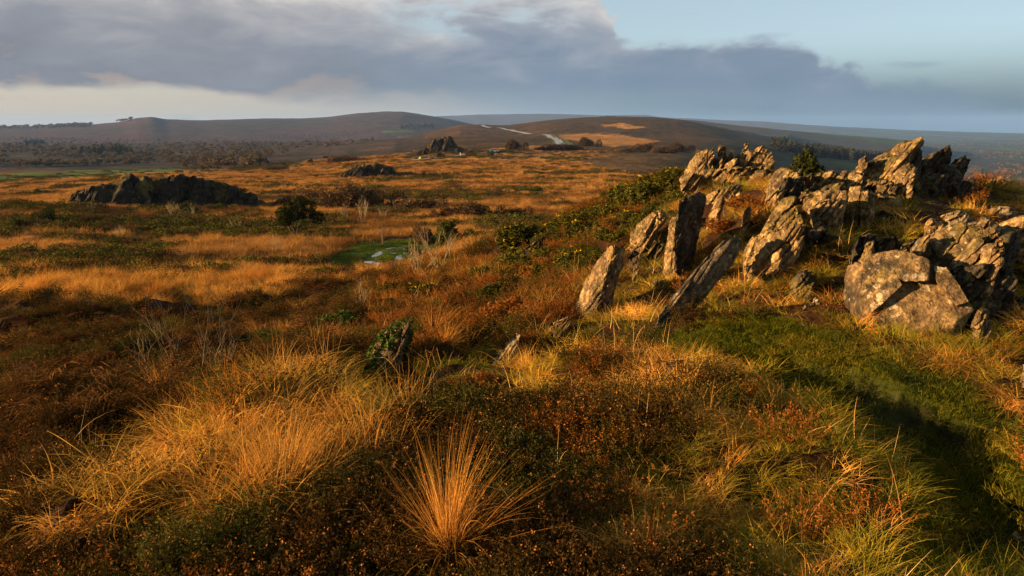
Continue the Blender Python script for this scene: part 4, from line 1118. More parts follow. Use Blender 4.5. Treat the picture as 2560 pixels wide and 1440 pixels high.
def proto_turf(seed, n=260):
    g = Geo(); blades(g, n, .17, (.015, .050), .0042, (.1, 1.1), (.2, 1.2), 2, seed, .3)
    return g.mesh('turf', M_TURF)


def proto_heather(seed, s=1.0, n=80, mat=None, fl=.14):
    g = Geo(); q = np.random.default_rng(seed)
    a = q.uniform(0, 2 * np.pi, n); rr = .15 * s * np.sqrt(q.uniform(0, 1, n)); b = np.stack([rr * np.cos(a), rr * np.sin(a), np.zeros(n)], -1)
    h = q.uniform(.10, .24, n) * s * (1.15 - (rr / (.15 * s)) ** 2 * .5); lean = np.stack([np.cos(a), np.sin(a), np.zeros(n)], -1) * (rr / (.15 * s) * .7)[:, None] + q.normal(0, .15, (n, 3))
    tip = b + (np.array([0, 0, 1]) + lean) * h[:, None]
    side = np.cross(tip - b, q.normal(0, 1, (n, 3))); side /= np.linalg.norm(side, axis=1)[:, None]; side *= .0030 * s
    V = np.stack([b - side, b + side, tip + side * .4], 1).reshape(-1, 3); g.add(V, np.arange(3 * n).reshape(-1, 3), np.stack([np.tile([0, 0, 1.], n), np.repeat(q.uniform(0, 1, n), 3), np.zeros(3 * n)], -1))
    k = 22; f = q.uniform(.2, 1.0, (n, k)); c = (b[:, None] + (tip - b)[:, None] * f[..., None] + q.normal(0, .010 * s, (n, k, 3))).reshape(-1, 3)
    leaves(g, c, .0066 * s, seed + 3, 2.6, normals=np.repeat((tip - b) / h[:, None], k, 0) * .9, rnds=np.repeat(q.uniform(0, 1, n), k))
    m_ = q.uniform(0, 1, n) < fl
    c2 = (tip[m_][:, None] + q.normal(0, .009 * s, (m_.sum(), 4, 3))).reshape(-1, 3)
    leaves(g, c2, .0075 * s, seed + 4, 1.2, flag=1.0)
    return g.mesh('heather', mat or M_HEATHER)


def proto_bracken(seed, s=1.0, n=16):
    g = Geo(); q = np.random.default_rng(seed)
    for i in range(n):
        a = q.uniform(0, 2 * np.pi); p = np.array([q.normal(0, .08), q.normal(0, .08), 0]) * s; th = q.uniform(0, .7); L = q.uniform(.25, .5) * s; pts = [p]
        for k in range(11):
            th += q.uniform(.05, .3); p = p + np.array([math.cos(a) * math.sin(th), math.sin(a) * math.sin(th), math.cos(th)]) * L / 11; pts.append(p)
        tube(g, pts, .004 * s, .0015 * s, 3, q.random())
        sd = np.array([-math.sin(a), math.cos(a), 0]); V = []; 
        for k in range(2, 12):
            wl = (.13 * (1 - (k - 2) / 11) + .02) * s
            for sg in (-1, 1):
                tip = pts[k] + sd * sg * wl + np.array([0, 0, -q.uniform(.1, .6) * wl]) + q.normal(0, .02 * s, 3)
                V += [pts[k] + (pts[k - 1] - pts[k]) * .35, tip, pts[k]]
        g.add(V, np.arange(len(V)).reshape(-1, 3), np.tile([.5, q.random(), 0], (len(V), 1)))
    return g.mesh('bracken', M_BRACKEN)


def scatter(name, protos, pts, scl, tilt=.25, seed=0, idx=None, wide=None):
    """one object of kind stuff: prototype clumps set on a cloud of points"""
    q = np.random.default_rng(seed); n = len(pts)
    if n == 0:
        return None
    pc = bpy.data.collections.new(name + '_clumps')
    for i, me in enumerate(protos):
        pc.objects.link(bpy.data.objects.new('%s_clump_%02d' % (name, i), me))
    me = bpy.data.meshes.new(name); me.vertices.add(n); me.vertices.foreach_set('co', np.asarray(pts, np.float32).ravel())
    rot = np.stack([q.normal(0, tilt, n), q.normal(0, tilt, n), q.uniform(0, 6.283, n)], -1).astype(np.float32)
    sc = np.asarray(scl, np.float32)
    if sc.ndim == 1:
        sc = np.repeat(sc[:, None], 3, 1) * np.stack([np.ones(n), np.ones(n), q.uniform(.75, 1.2, n)], -1)
    a = me.attributes.new('rot', 'FLOAT_VECTOR', 'POINT'); a.data.foreach_set('vector', rot.ravel())
    a = me.attributes.new('scl', 'FLOAT_VECTOR', 'POINT'); a.data.foreach_set('vector', sc.astype(np.float32).ravel())
    a = me.attributes.new('idx', 'INT', 'POINT'); a.data.foreach_set('value', (q.integers(0, len(protos), n) if idx is None else idx).astype(np.int32))
    o = link(name, me); tag(o, kind='stuff')
    ng = bpy.data.node_groups.new(name + '_scatter', 'GeometryNodeTree')
    ng.interface.new_socket('Geometry', in_out='INPUT', socket_type='NodeSocketGeometry'); ng.interface.new_socket('Geometry', in_out='OUTPUT', socket_type='NodeSocketGeometry')
    N = ng.nodes; L = ng.links
    gi = N.new('NodeGroupInput'); go = N.new('NodeGroupOutput'); ip = N.new('GeometryNodeInstanceOnPoints'); ci = N.new('GeometryNodeCollectionInfo')
    ci.inputs['Collection'].default_value = pc; ci.inputs['Separate Children'].default_value = True; ci.inputs['Reset Children'].default_value = True
    ip.inputs['Pick Instance'].default_value = True
    def attr(nm, ty):
        x = N.new('GeometryNodeInputNamedAttribute'); x.data_type = ty; x.inputs['Name'].default_value = nm; return x.outputs['Attribute']
    er = N.new('FunctionNodeEulerToRotation'); L.new(attr('rot', 'FLOAT_VECTOR'), er.inputs[0])
    L.new(gi.outputs[0], ip.inputs['Points']); L.new(ci.outputs[0], ip.inputs['Instance']); L.new(attr('idx', 'INT'), ip.inputs['Instance Index'])
    L.new(er.outputs[0], ip.inputs['Rotation']); L.new(attr('scl', 'FLOAT_VECTOR'), ip.inputs['Scale']); L.new(ip.outputs[0], go.inputs[0])
    md = o.modifiers.new('scatter', 'NODES'); md.node_group = ng
    return o


def ring_points(r0, r1, dens, seed, pw=0.0):
    q = np.random.default_rng(seed); a0, a1 = R(-60), R(60)
    n = int(dens * (a1 - a0) / 2 * (r1 ** 2 - r0 ** 2)); r = np.sqrt(q.uniform(r0 ** 2, r1 ** 2, n)); a = q.uniform(a0, a1, n)
    x = r * np.sin(a); y = r * np.cos(a); z = ground(x, y)
    return x, y, z


TANGLE_POLYS = [[(1180, 1030), (1280, 950), (1420, 880), (1560, 840), (1760, 880), (1930, 940), (1900, 1060), (1700, 1100), (1500, 1030), (1350, 1060)], [(400, 1120), (700, 960), (920, 900), (1000, 1000), (960, 1100), (760, 1200), (520, 1290), (150, 1340), (80, 1310)]]
MOL_POLYS = [[(60, 1300), (300, 1150), (420, 1060), (700, 950), (920, 900), (1000, 1000), (950, 1180), (720, 1290), (450, 1340), (200, 1360)],
             [(-100, 560), (700, 560), (860, 580), (900, 640), (860, 700), (560, 760), (-100, 740)],
             [(800, 570), (1280, 545), (1290, 600), (1060, 590), (820, 620)]]
BANK_POLYS = [[(1420, 1440), (1480, 1270), (1640, 1120), (1800, 1060), (1930, 950), (2100, 1030), (2230, 1130), (2270, 1290), (2190, 1440)],
              [(1380, 840), (1450, 700), (1560, 620), (1700, 450), (2100, 420), (2600, 440), (2700, 900), (2440, 900), (2100, 830), (1960, 770), (1700, 820), (1600, 890)],
              [(2400, 880), (2560, 960), (2700, 1000), (2700, 1300), (2560, 1080), (2440, 950)],
              [(980, 1000), (1160, 900), (1400, 830), (1500, 900), (1250, 1010), (1060, 1080)]]
HEATH_POLYS = [[(1330, 1010), (1480, 1040), (1600, 1100), (1560, 1220), (1450, 1310), (1320, 1230)], [(1000, 800), (1250, 720), (1440, 660), (1440, 720), (1300, 790), (1150, 860)]]


GORSE_SLOPE = [(1240, 660), (1300, 590), (1420, 530), (1560, 490), (1680, 445), (1740, 455), (1710, 500), (1640, 545), (1580, 620), (1450, 690), (1300, 720)]


def classify(x, y, z, seed):
    """0 moor grass, 1 heather, 2 turf, 3 bank grass, 4 bracken, 5 russet heather, 6 nothing"""
    q = np.random.default_rng(seed); n = len(x); px, py = project(x, y, z); p = np.stack([x, y], -1); r = np.hypot(x, y)
    jx = px + 60 * fbm(p * 1.7, 2, 3) + q.normal(0, 18, n); jy = py + 35 * fbm(p * 1.7, 2, 4) + q.normal(0, 9, n)
    u = q.uniform(0, 1, n); pn = fbm(p * .9, 3, 6)
    c = np.where(u < .62 + .3 * pn, 1, np.where(u < .93, 4, np.where(u < .935, 0, 6)))
    left = (py > 720) & (py < 1010) & (px < 950)
    c = np.where(left, np.where(u < .36 + .4 * pn, 4, np.where(u < .90, 1, np.where(u < .91, 0, 6))), c)
    bl = (py > 1180) & (px < 1000)
    c = np.where(bl, np.where(u < .76, 1, np.where(u < .82, 5, np.where(u < .94, 3, 6))), c)
    cen = (py > 640) & (py < 980) & (px > 900) & (px < 1450)
    c = np.where(cen, np.where(u < .35 + .3 * pn, 5, np.where(u < .6, 1, np.where(u < .78, 3, np.where(u < .9, 0, 4)))), c)
    for po in MOL_POLYS:
        k = inpoly(jx, jy, po); hm = fbm(p * 1.3, 2, 61); c = np.where(k, np.where((u < .86) & ((hm > -.16) | (r > 12)), 0, np.where(u < .95, 1, 5)), c)
    for po, pr_ in zip(TANGLE_POLYS, (.86, .78)):
        k = inpoly(jx, jy, po); hm = fbm(p * 1.5, 2, 62); c = np.where(k & (u < pr_) & (hm > -.5), 8, np.where(k & (hm <= -.5), np.where(u < .5, 1, 5), c))
    for po in HEATH_POLYS:
        k = inpoly(jx, jy, po); c = np.where(k, np.where(u < .55, 5, np.where(u < .9, 1, 3)), c)
    for bi_, po in enumerate(BANK_POLYS):
        k = inpoly(jx, jy, po); gd = fbm(p * 2.2, 2, 66); c = np.where(k, np.where((u < (.20, .06, .3, .1)[bi_] + .5 * gd), 8, np.where(u < .95, 3, np.where(u < .965, 5, 2))), c)
    rb = (px > 1900) & (py > 770); c = np.where(rb, np.where(u < .975, 3, 5), c)
    c = np.where((c == 4) & (r < 5), 1, c); c = np.where((c == 4) & (px > 1150), 1, c)
    c = np.where(inpoly(jx * .5 + px * .5, jy * .5 + py * .5, GORSE_SLOPE), np.where(u < .42, 7, np.where(u < .62, 5, np.where(u < .8, 1, 3))), c)
    k = inpoly(jx * .35 + px * .65, jy * .35 + py * .65, PATH_POLY) & (r < 9); c = np.where(k, 2, c)
    k = inpoly(px, py, [(890, 1010), (905, 890), (950, 840), (1020, 850), (1080, 900), (1190, 890), (1230, 950), (1130, 1050), (1010, 1060)]) & (r < 9); c = np.where(k, np.where(u < .7, 2, 3), c)
    d = np.hypot((x - POOL_C.x) / 3.0, (y - POOL_C.y) / 6.0) + .25 * fbm(p * .5, 2, 8)
    c = np.where(d < 1.35, 6, c)
    return c


PR = {0: [proto_molinia(10 + i) for i in range(5)], 1: [proto_heather(30 + i) for i in range(5)], 2: [proto_turf(50 + i) for i in range(4)],
      3: [proto_bank(70 + i) for i in range(5)] + [proto_bank(80, mat=M_MOLINIA, n=120)], 4: [proto_bracken(90 + i) for i in range(5)], 5: [proto_heather(110 + i, mat=M_RUSSET, fl=.2) for i in range(4)]}
NAMES = {0: 'moor_grass', 1: 'heather_cover', 2: 'green_turf', 3: 'bank_grass', 4: 'dead_bracken', 5: 'russet_heather'}
acc = {k: [[], []] for k in range(6)}; acc7 = [[], []]; acc8 = [[], []]


def put(cls, x, y, z, s):
    for k in range(6):
        m_ = cls == k
        zs = np.minimum(s, s ** .35) * (.62, .85, 1.0, .42, .75, .8)[k] * np.random.default_rng(k).uniform(.7, 1.25, len(s))
        acc[k][0].append(np.stack([x, y, z - .01 * s], -1)[m_]); acc[k][1].append(np.stack([s, s, zs], -1)[m_])


for r0, r1, dens, s0, s1, sd in ((1.2, 4.5, 84, .75, 1.15, 1), (4.5, 9, 34, .85, 1.4, 2), (9, 18, 15, 1.1, 1.9, 3), (18, 34, 5.0, 1.6, 3.0, 4)):
    x, y, z = ring_points(r0, r1, dens, sd); q = np.random.default_rng(sd); c = classify(x, y, z, sd + 5)
    s = q.uniform(s0, s1, len(x)) * (1 + .25 * fbm(np.stack([x, y], -1) * .8, 2, 44))
    turf = c == 2; s = np.where(turf, q.uniform(.8, 1.3, len(x)), s)
    put(c, x, y, z, s)
    m7 = c == 7; acc7[0].append(np.stack([x, y, z - .02], -1)[m7]); acc7[1].append((.26 + .12 * s)[m7])
    m8 = c == 8; acc8[0].append(np.stack([x, y, z - .01], -1)[m8]); s8 = s * np.where(project(x, y, z)[0] > 1450, .72, 1.0); acc8[1].append((np.stack([s8, s8, np.minimum(s8, s8 ** .35) * .72], -1))[m8])
# dense turf on the path and thin blades among the rocks
x, y, z = ring_points(1.5, 8.5, 120, 21); px, py = project(x, y, z)
kk = inpoly(px, py, PATH_POLY); ww = inpoly(px, py, WORN_POLY); q = np.random.default_rng(5)
kk &= (~ww) | ((q.uniform(0, 1, len(x)) < .8) & (fbm(np.stack([x, y], -1) * 2.4, 3, 38) > -.05))
acc[2][0].append(np.stack([x, y, z], -1)[kk]); acc[2][1].append((np.where(ww, .6, 1.0)[kk] * q.uniform(.7, 1.25, kk.sum()))[:, None] * np.array([1, 1, .9]))
for k in range(6):
    P_ = np.concatenate(acc[k][0]); S_ = np.concatenate(acc[k][1])
    scatter(NAMES[k], PR[k], P_, S_, seed=k + 60)

scatter('matted_grass', [proto_tangle(130 + i) for i in range(5)], np.concatenate(acc8[0]), np.concatenate(acc8[1]), .3, 71)
# stray dry stalks standing out of the heather
M_STRAW = veg_mat('dry_stalks', (0.62, 0.33, 0.09), (0.78, 0.46, 0.15), (0.45, 0.20, 0.05), transl=.25)
def proto_stalk(seed):
    g = Geo(); blades(g, 4, .10, (.14, .40), .0036, (0, .8), (.1, 1.3), 6, seed, .2); return g.mesh('stalk', M_STRAW)
x, y, z = ring_points(1.4, 13, 7, 78); px, py = project(x, y, z); kk = ~(inpoly(px, py, PATH_POLY) & (np.hypot(x, y) < 9)) & (fbm(np.stack([x, y], -1) * .9, 2, 58) > -.15) & (px < 2250)
scatter('dry_stalks', [proto_stalk(900 + i) for i in range(8)], np.stack([x, y, z], -1)[kk], np.random.default_rng(6).uniform(.6, 1.25, kk.sum()), .2, 92)
# chips of stone among the turf below the rocks
x, y, z = ring_points(2.2, 10.5, 6, 79); px, py = project(x, y, z); kk = inpoly(px, py, [(1560, 700), (1900, 660), (2500, 640), (2700, 900), (2700, 1440), (2300, 1440), (2260, 1100), (1950, 900), (1640, 880)]) & (fbm(np.stack([x, y], -1) * .8, 2, 59) > .12)
q = np.random.default_rng(8)
scatter('stone_chips', RUBBLE, np.stack([x, y, z], -1)[kk], q.uniform(.012, .05, kk.sum()) * (1 + 1.2 * (q.uniform(0, 1, kk.sum()) > .9)), .4, 97)
# green turf round the puddles
x, y, z = ring_points(30, 56, 9, 77); d = np.hypot((x - POOL_C.x) / 3.1, (y - POOL_C.y) / 6.2) + .35 * fbm(np.stack([x, y], -1) * .6, 2, 8)
kk = (d < 1.35) & (z > POOL_C.z + .004)
M_WETTURF = veg_mat('wet_green_turf', (0.075, 0.115, 0.008), (0.12, 0.14, 0.012), (0.055, 0.08, 0.007), transl=.35, patch=(0.13, 0.085, 0.015), pscale=.8, thr=(.52, .68))
def proto_wet(seed):
    g = Geo(); blades(g, 130, .4, (.03, .10), .014, (.1, 1.0), (.2, 1.0), 2, seed, .3); return g.mesh('turf', M_WETTURF)
scatter('wet_turf', [proto_wet(880 + i) for i in range(3)], np.stack([x, y, z], -1)[kk], np.random.default_rng(2).uniform(.7, 1.2, kk.sum()), .1, 91)

# the plain beyond: wide clumps with broader blades
def proto_plain(seed, mat, w, n=90, h=(.35, .75), t1=(.2, .9)):
    g = Geo(); blades(g, n, .55, h, w, (0, .5), t1, 3, seed, .4, wind=(.25, 0)); return g.mesh('plain_grass', mat)


def proto_scrub(seed, mat, n=260, size=.05):
    rs = random.Random(seed); lumps = [(rs.uniform(-.45, .45), rs.uniform(-.45, .45), rs.uniform(.1, .3), rs.uniform(.2, .4), rs.uniform(.2, .4), rs.uniform(.15, .35)) for _ in range(5)]
    g = Geo(); p, d = lump_points(lumps, n, seed); p[:, 2] = np.abs(p[:, 2]); leaves(g, p, size, seed + 1, 2.2, normals=d * .6 + np.array([0, 0, .5])); return g.mesh('low_scrub', mat)


M_PLAIN = veg_mat('dead_plain_grass', (0.37, 0.165, 0.036), (0.46, 0.225, 0.055), (0.27, 0.110, 0.024), transl=.3, patch=(0.16, 0.070, 0.018), pscale=.09, thr=(.45, .60))
PL = [proto_plain(300 + i, M_PLAIN, .022) for i in range(4)]
PLF = [proto_plain(320 + i, M_PLAIN, .05, 70) for i in range(4)]
SC = [proto_scrub(340 + i, M_GORSE) for i in range(4)]; SB = [proto_scrub(350 + i, M_THICKET, 240, .05) for i in range(3)]


def plain_mask(x, y, z, seed, lo=30):
    px, py = project(x, y, z); r = np.hypot(x, y); p = np.stack([x, y], -1); q = np.random.default_rng(seed)
    d = np.hypot((x - POOL_C.x) / 3.1, (y - POOL_C.y) / 6.4)
    ok = (d > 1.35)
    ok &= ~((px > 1640) & (r < 130))
    ok &= ~inpoly(px, py, [(1440, 402), (1560, 384), (1740, 378), (1900, 400), (1760, 470), (1640, 442), (1520, 425)])
    n = fbm(np.stack([x / 22, y / 30], -1), 4, 92); scrub = (n > .30 - .0 * r)
    scrub |= fbm(p / 5.5, 3, 18) > .40
    band = (py > 545) & (py < 600) & (px < 870); scrub |= band & (fbm(p / 5, 3, 15) > -.1)
    band2 = (py > 640) & (py < 720) & (px > 120) & (px < 920); scrub |= band2 & (fbm(p / 4, 3, 16) > .28)
    return ok, scrub & (q.uniform(0, 1, len(x)) < .8), px, py, r


gp, gs, sp_, ss_, bp_, bs_ = [], [], [], [], [], []
gpf, gsf = [], []
for r0, r1, dens, s0, s1, sd, farf in ((30, 60, 3.2, .7, 1.15, 1, 0), (60, 120, 1.3, 1.0, 1.7, 2, 0), (120, 240, .42, 1.3, 2.2, 3, 1), (240, 460, .12, 2.0, 3.4, 4, 1)):
    x, y, z = ring_points(r0, r1, dens, 100 + sd); q = np.random.default_rng(200 + sd); ok, scr, px, py, r = plain_mask(x, y, z, sd)
    s = q.uniform(s0, s1, len(x)); g_ = ok & ~scr
    ridge = (r > 300) & (px > 1010) & ~inpoly(px, py, [(1185, 379), (1240, 371), (1330, 363), (1390, 366), (1330, 371), (1200, 380)]); g_ &= ~(ridge & (q.uniform(0, 1, len(x)) < .8))
    valley = (r > 330) & (px < 760); g_ &= ~valley
    P_ = np.stack([x, y, z], -1)
    (gpf if farf else gp).append(P_[g_]); (gsf if farf else gs).append(np.stack([s, s, np.minimum(s, 1.15) * q.uniform(.55, .85, len(s))], -1)[g_])
    k = scr & ok; u = q.uniform(0, 1, len(x))
    kg = k & (u < .6); kb = k & (u >= .6) & (u < .95)
    sc3 = np.stack([s * 1.1, s * 1.1, np.minimum(s, 1.6) * 1.0], -1)
    sp_.append(P_[kg]); ss_.append(sc3[kg]); bp_.append(P_[kb]); bs_.append(sc3[kb])
scatter('plain_grass', PL, np.concatenate(gp), np.concatenate(gs), .12, 7)
scatter('far_plain_grass', PLF, np.concatenate(gpf), np.concatenate(gsf), .12, 8)
scatter('low_gorse_cover', SC, np.concatenate(sp_), np.concatenate(ss_), .1, 9)
scatter('low_brown_scrub', SB, np.concatenate(bp_), np.concatenate(bs_), .1, 10)


# ---- far woods: masses nobody could count
def proto_crown(seed, mat, n=170, conifer=False):
    rs = random.Random(seed); g = Geo()
    if conifer:
        lumps = [(rs.gauss(0, .03), rs.gauss(0, .03), .15 + .8 * k / 6, .24 * (1 - k / 7.5), .24 * (1 - k / 7.5), .12) for k in range(7)]
    else:
        lumps = [(rs.uniform(-.25, .25), rs.uniform(-.25, .25), rs.uniform(.25, .75), rs.uniform(.18, .32), rs.uniform(.18, .32), rs.uniform(.16, .3)) for _ in range(6)]
    p, d = lump_points(lumps, n, seed, .4); leaves(g, p, .11, seed + 1, 1.5, normals=d * .5)
    return g.mesh('far_tree', mat)


CRW = [proto_crown(400 + i, M_WOOD) for i in range(4)]; CON = [proto_crown(420 + i, M_CONIFER, 150, True) for i in range(3)]


def wood(name, protos, polys, n, h, seed, thr=-1.0, ns=60.0, rng_=(200, 6000)):
    """fill photo-traced patches of the ground with trees: samples are drawn on the ground itself"""
    q = np.random.default_rng(seed); out_ = []
    for poly, k in polys:
        poly = np.asarray(poly, float); lo = poly.min(0); hi = poly.max(0); got = 0; tries = 0
        while got < k and tries < 40:
            tries += 1
            px = q.uniform(lo[0], hi[0], 400); py = q.uniform(lo[1], hi[1], 400); m_ = inpoly(px, py, poly)
            for a, b in zip(px[m_], py[m_]):
                if got >= k: break
                g = hit(a, b, rng_[0])
                if rng_[0] < math.hypot(g.x, g.y) < rng_[1]:
                    out_.append(g); got += 1
    P_ = np.array([v[:] for v in out_])
    if thr > -1:
        P_ = P_[fbm(P_[:, :2] / ns, 3, seed) > thr]
    s = q.uniform(h[0], h[1], len(P_)); S = np.stack([s * q.uniform(.9, 1.5, len(s)), s * q.uniform(.9, 1.5, len(s)), s], -1)
    P_[:, 2] -= .04 * s
    return scatter(name, protos, P_, S, .03, seed)


wood('valley_wood', CRW, [([(-60, 382), (420, 374), (760, 352), (960, 342), (960, 350), (800, 372), (640, 396), (440, 412), (160, 418), (-60, 422)], 1000), ([(-60, 340), (300, 350), (640, 345), (900, 330), (900, 340), (500, 372), (-60, 385)], 900), ([(460, 408), (640, 402), (700, 408), (640, 424), (460, 430)], 70)], 0, (3, 6.5), 31, -.25, 90.0)
wood('valley_conifers', CON, [([(180, 378), (330, 374), (330, 388), (180, 390)], 60), ([(1000, 315), (1085, 310), (1085, 322), (1000, 325)], 90), ([(60, 354), (110, 352), (110, 362), (60, 364)], 40)], 0, (7, 12), 32)
wood('hill_trees', CRW, [([(-60, 316), (120, 314), (120, 323), (-60, 325)], 90), ([(290, 298), (330, 296), (330, 306), (290, 306)], 12), ([(120, 310), (228, 305), (228, 318), (120, 322)], 150)], 0, (10, 20), 33)
wood('plain_conifers', CON, [([(1930, 356), (2060, 368), (2200, 384), (2330, 400), (2330, 412), (2180, 404), (2040, 394), (1930, 374)], 600)], 0, (8, 15), 34, rng_=(300, 5000))
wood('lowland_wood', CRW, [([(2280, 345), (2560, 352), (2600, 372), (2600, 462), (2300, 460), (2180, 420)], 1500)], 0, (6, 13), 35, -.1, 160.0, (300, 9000))
# ------------------------------------------------------------------ single plants
def child(name, me, parent):
    o = bpy.data.objects.new(name, me); COL.objects.link(o); o.parent = parent
    return o


def plant(name, parts, px, py, wpx, label, cat, group=None, r=None, hs=1.0, rz=None, rmin=1.0, sink=.03):
    """an empty on the ground that parents the parts; parts are unit-wide meshes"""
    g = hit(px, py, rmin) if r is None else P3(px, py, r)
    if r is not None:
        g.z = float(ground(g.x, g.y))
    d = (g - Vector((0, 0, CAMH))).length; s = wpx / F * d
    o = empty(name, g - Vector((0, 0, sink * s)), label, cat, group); o.scale = (s, s, s * hs); o.rotation_euler = (0, 0, random.uniform(0, 6.28) if rz is None else rz)
    for nm, me in parts:
        c_ = child(nm, me, o)
        if nm in ('foliage', 'crown', 'twigs', 'stems', 'leaves', 'blossom'):
            c_['kind'] = 'stuff'
    return o


def gorse_parts(seed, n=420, flowers=0, mat=None, needle=.028, wide=1.0, tall=.62, fsize=.034):
    rs = random.Random(seed); q = np.random.default_rng(seed)
    lumps = [(rs.uniform(-.3, .3), rs.uniform(-.3, .3), rs.uniform(.12, .36) * tall / .6, rs.uniform(.16, .27), rs.uniform(.16, .27), rs.uniform(.16, .28) * tall / .6) for _ in range(9)]
    p, d = lump_points(lumps, n, seed, .6); k = p[:, 2] > .01; p, d = p[k], d[k]
    g = Geo(); m_ = 11
    ax = d * .7 + np.array([0, 0, .6]) + q.normal(0, .3, d.shape); ax /= np.linalg.norm(ax, axis=1)[:, None]
    f = q.uniform(-.5, 1, (len(p), m_)); c = p[:, None] + ax[:, None] * (f * .065)[..., None] + q.normal(0, .012, (len(p), m_, 3))
    nr = np.repeat(ax, m_, 0) * .5
    leaves(g, c.reshape(-1, 3), needle, seed + 1, 3.2, normals=nr * .8)
    st = Geo()
    for _ in range(9):
        a = rs.uniform(0, 6.28); branches(st, (0, 0, 0), (math.cos(a) * .6, math.sin(a) * .6, .8), .28, .012, 1, rs, .5)
    out_ = [('foliage', g.mesh('foliage', mat or M_GORSE)), ('stems', st.mesh('stems', M_STEM))]
    if flowers:
        fl = Geo(); w_ = np.clip(ax[:, 2] + .2 - .5 * d[:, 0], 0.02, None); w_ = w_ * (vnoise(p * 6, seed) > -.1); w_ /= w_.sum()
        i = q.choice(len(p), flowers, p=w_); c = p[i][:, None] + ax[i][:, None] * q.uniform(.0, .06, (flowers, 5, 1)) + q.normal(0, .011, (flowers, 5, 3))
        leaves(fl, c.reshape(-1, 3), fsize, seed + 2, 1.2)
        out_.append(('blossom', fl.mesh('blossom', M_GFLOWER)))
    return out_


def thicket_parts(seed, mat=None, n=5200, flat=.42, size=.017):
    rs = random.Random(seed); lumps = [(rs.uniform(-.38, .38), rs.uniform(-.25, .25), rs.uniform(.05, .2) * flat / .42, rs.uniform(.12, .24), rs.uniform(.12, .22), rs.uniform(.1, .24) * flat / .42) for _ in range(12)]
    p, d = lump_points(lumps, n, seed, .45); p = p[p[:, 2] > 0]; g = Geo()
    leaves(g, p, size, seed + 1, 2.6, normals=np.array([0, 0, .5]))
    st = Geo()
    for _ in range(14):
        branches(st, (rs.uniform(-.35, .35), rs.uniform(-.2, .2), 0), (rs.gauss(0, .3), rs.gauss(0, .3), 1), .2 * flat / .42, .007, 1, rs, .4)
    return [('crown', g.mesh('crown', mat or M_THICKET)), ('stems', st.mesh('stems', M_STEM))]


def bare_parts(seed, mat=None, stems=6, depth=3, h=.5, r=.012, spread=.42, kids=(2, 3)):
    rs = random.Random(seed); mains = []; tw = Geo()
    for k in range(stems):
        a = rs.uniform(0, 6.28); p0 = np.array([math.cos(a) * .05, math.sin(a) * .05, 0]); d0 = np.array([math.cos(a) * .45, math.sin(a) * .45, 1.0]); d0 /= np.linalg.norm(d0)
        pts = [p0]; dd = d0.copy()
        for i in range(4):
            dd = dd + np.array([rs.gauss(0, .18), rs.gauss(0, .18), .05]); dd /= np.linalg.norm(dd); pts.append(pts[-1] + dd * h * rs.uniform(.2, .28))
        main = Geo(); tube(main, pts, r, r * .55, 5); mains.append(('stem', main.mesh('stem', mat or M_BARK)))
        for f in (2, 3, 3, 4, 4):
            nd = dd + np.array([rs.gauss(0, spread), rs.gauss(0, spread), .25]); nd /= np.linalg.norm(nd)
            branches(tw, pts[f], nd, h * rs.uniform(.3, .6), r * .5, depth - 2, rs, spread, None, 3, .2, kids)
    return mains + [('twigs', tw.mesh('twigs', mat or M_BARK))]


def tree_parts(seed, leaf, bark, n=3200, size=.035, crown=.36, trunk=.42, cz=.66):
    rs = random.Random(seed); tr = Geo(); tips = []
    for k in range(3):
        branches(tr, (rs.gauss(0, .03), rs.gauss(0, .03), 0), (rs.gauss(0, .35), rs.gauss(0, .35), 1), trunk, .03, 3, rs, .5, tips, 5, .25)
    lumps = [(rs.gauss(0, .2), rs.gauss(0, .2), cz + rs.uniform(-.22, .22), rs.uniform(.14, .24), rs.uniform(.14, .24), rs.uniform(.12, .2)) for _ in range(12)]
    p, d = lump_points(lumps, n, seed, .35); g = Geo(); leaves(g, p, size, seed + 1, 1.7)
    return [('trunk', tr.mesh('trunk', bark)), ('crown', g.mesh('crown', leaf))]


def gorse_clump(seed, fl):
    pr = gorse_parts(seed, 150, flowers=26 if fl else 0, needle=.032, fsize=.075)
    return [p[1] for p in pr if p[0] != 'stems']


_lg = [gorse_clump(480 + i, 1) for i in range(3)]
_p7 = np.concatenate(acc7[0]); _s7 = np.concatenate(acc7[1])
scatter('gorse_cover', [a[0] for a in _lg], _p7, _s7, .15, 95)
_k7 = (np.random.default_rng(4).uniform(0, 1, len(_p7)) < .7) & (fbm(_p7[:, :2] * .55, 2, 19) > -.12)
scatter('gorse_blossom', [a[1] for a in _lg], _p7, _s7 * np.where(_k7, 1.03, .02), .15, 95)
M_SAPLING = plain_mat('sapling_bark', (0.13, 0.092, 0.045), 0.9, (0.07, 0.048, 0.025), 14)
GORSE = [gorse_parts(500 + i) for i in range(3)]; GFL = [gorse_parts(520 + i, flowers=150) for i in range(3)]
THK = [thicket_parts(540 + i) for i in range(3)]; THD = [thicket_parts(550 + i, M_DARKLEAF, 5000, .55) for i in range(2)]
BARE = [bare_parts(560 + i, stems=4 + i, r=.009) for i in range(4)]
JUN = [gorse_parts(580 + i, 700, 0, M_DARKLEAF, .026, tall=.75) for i in range(2)]

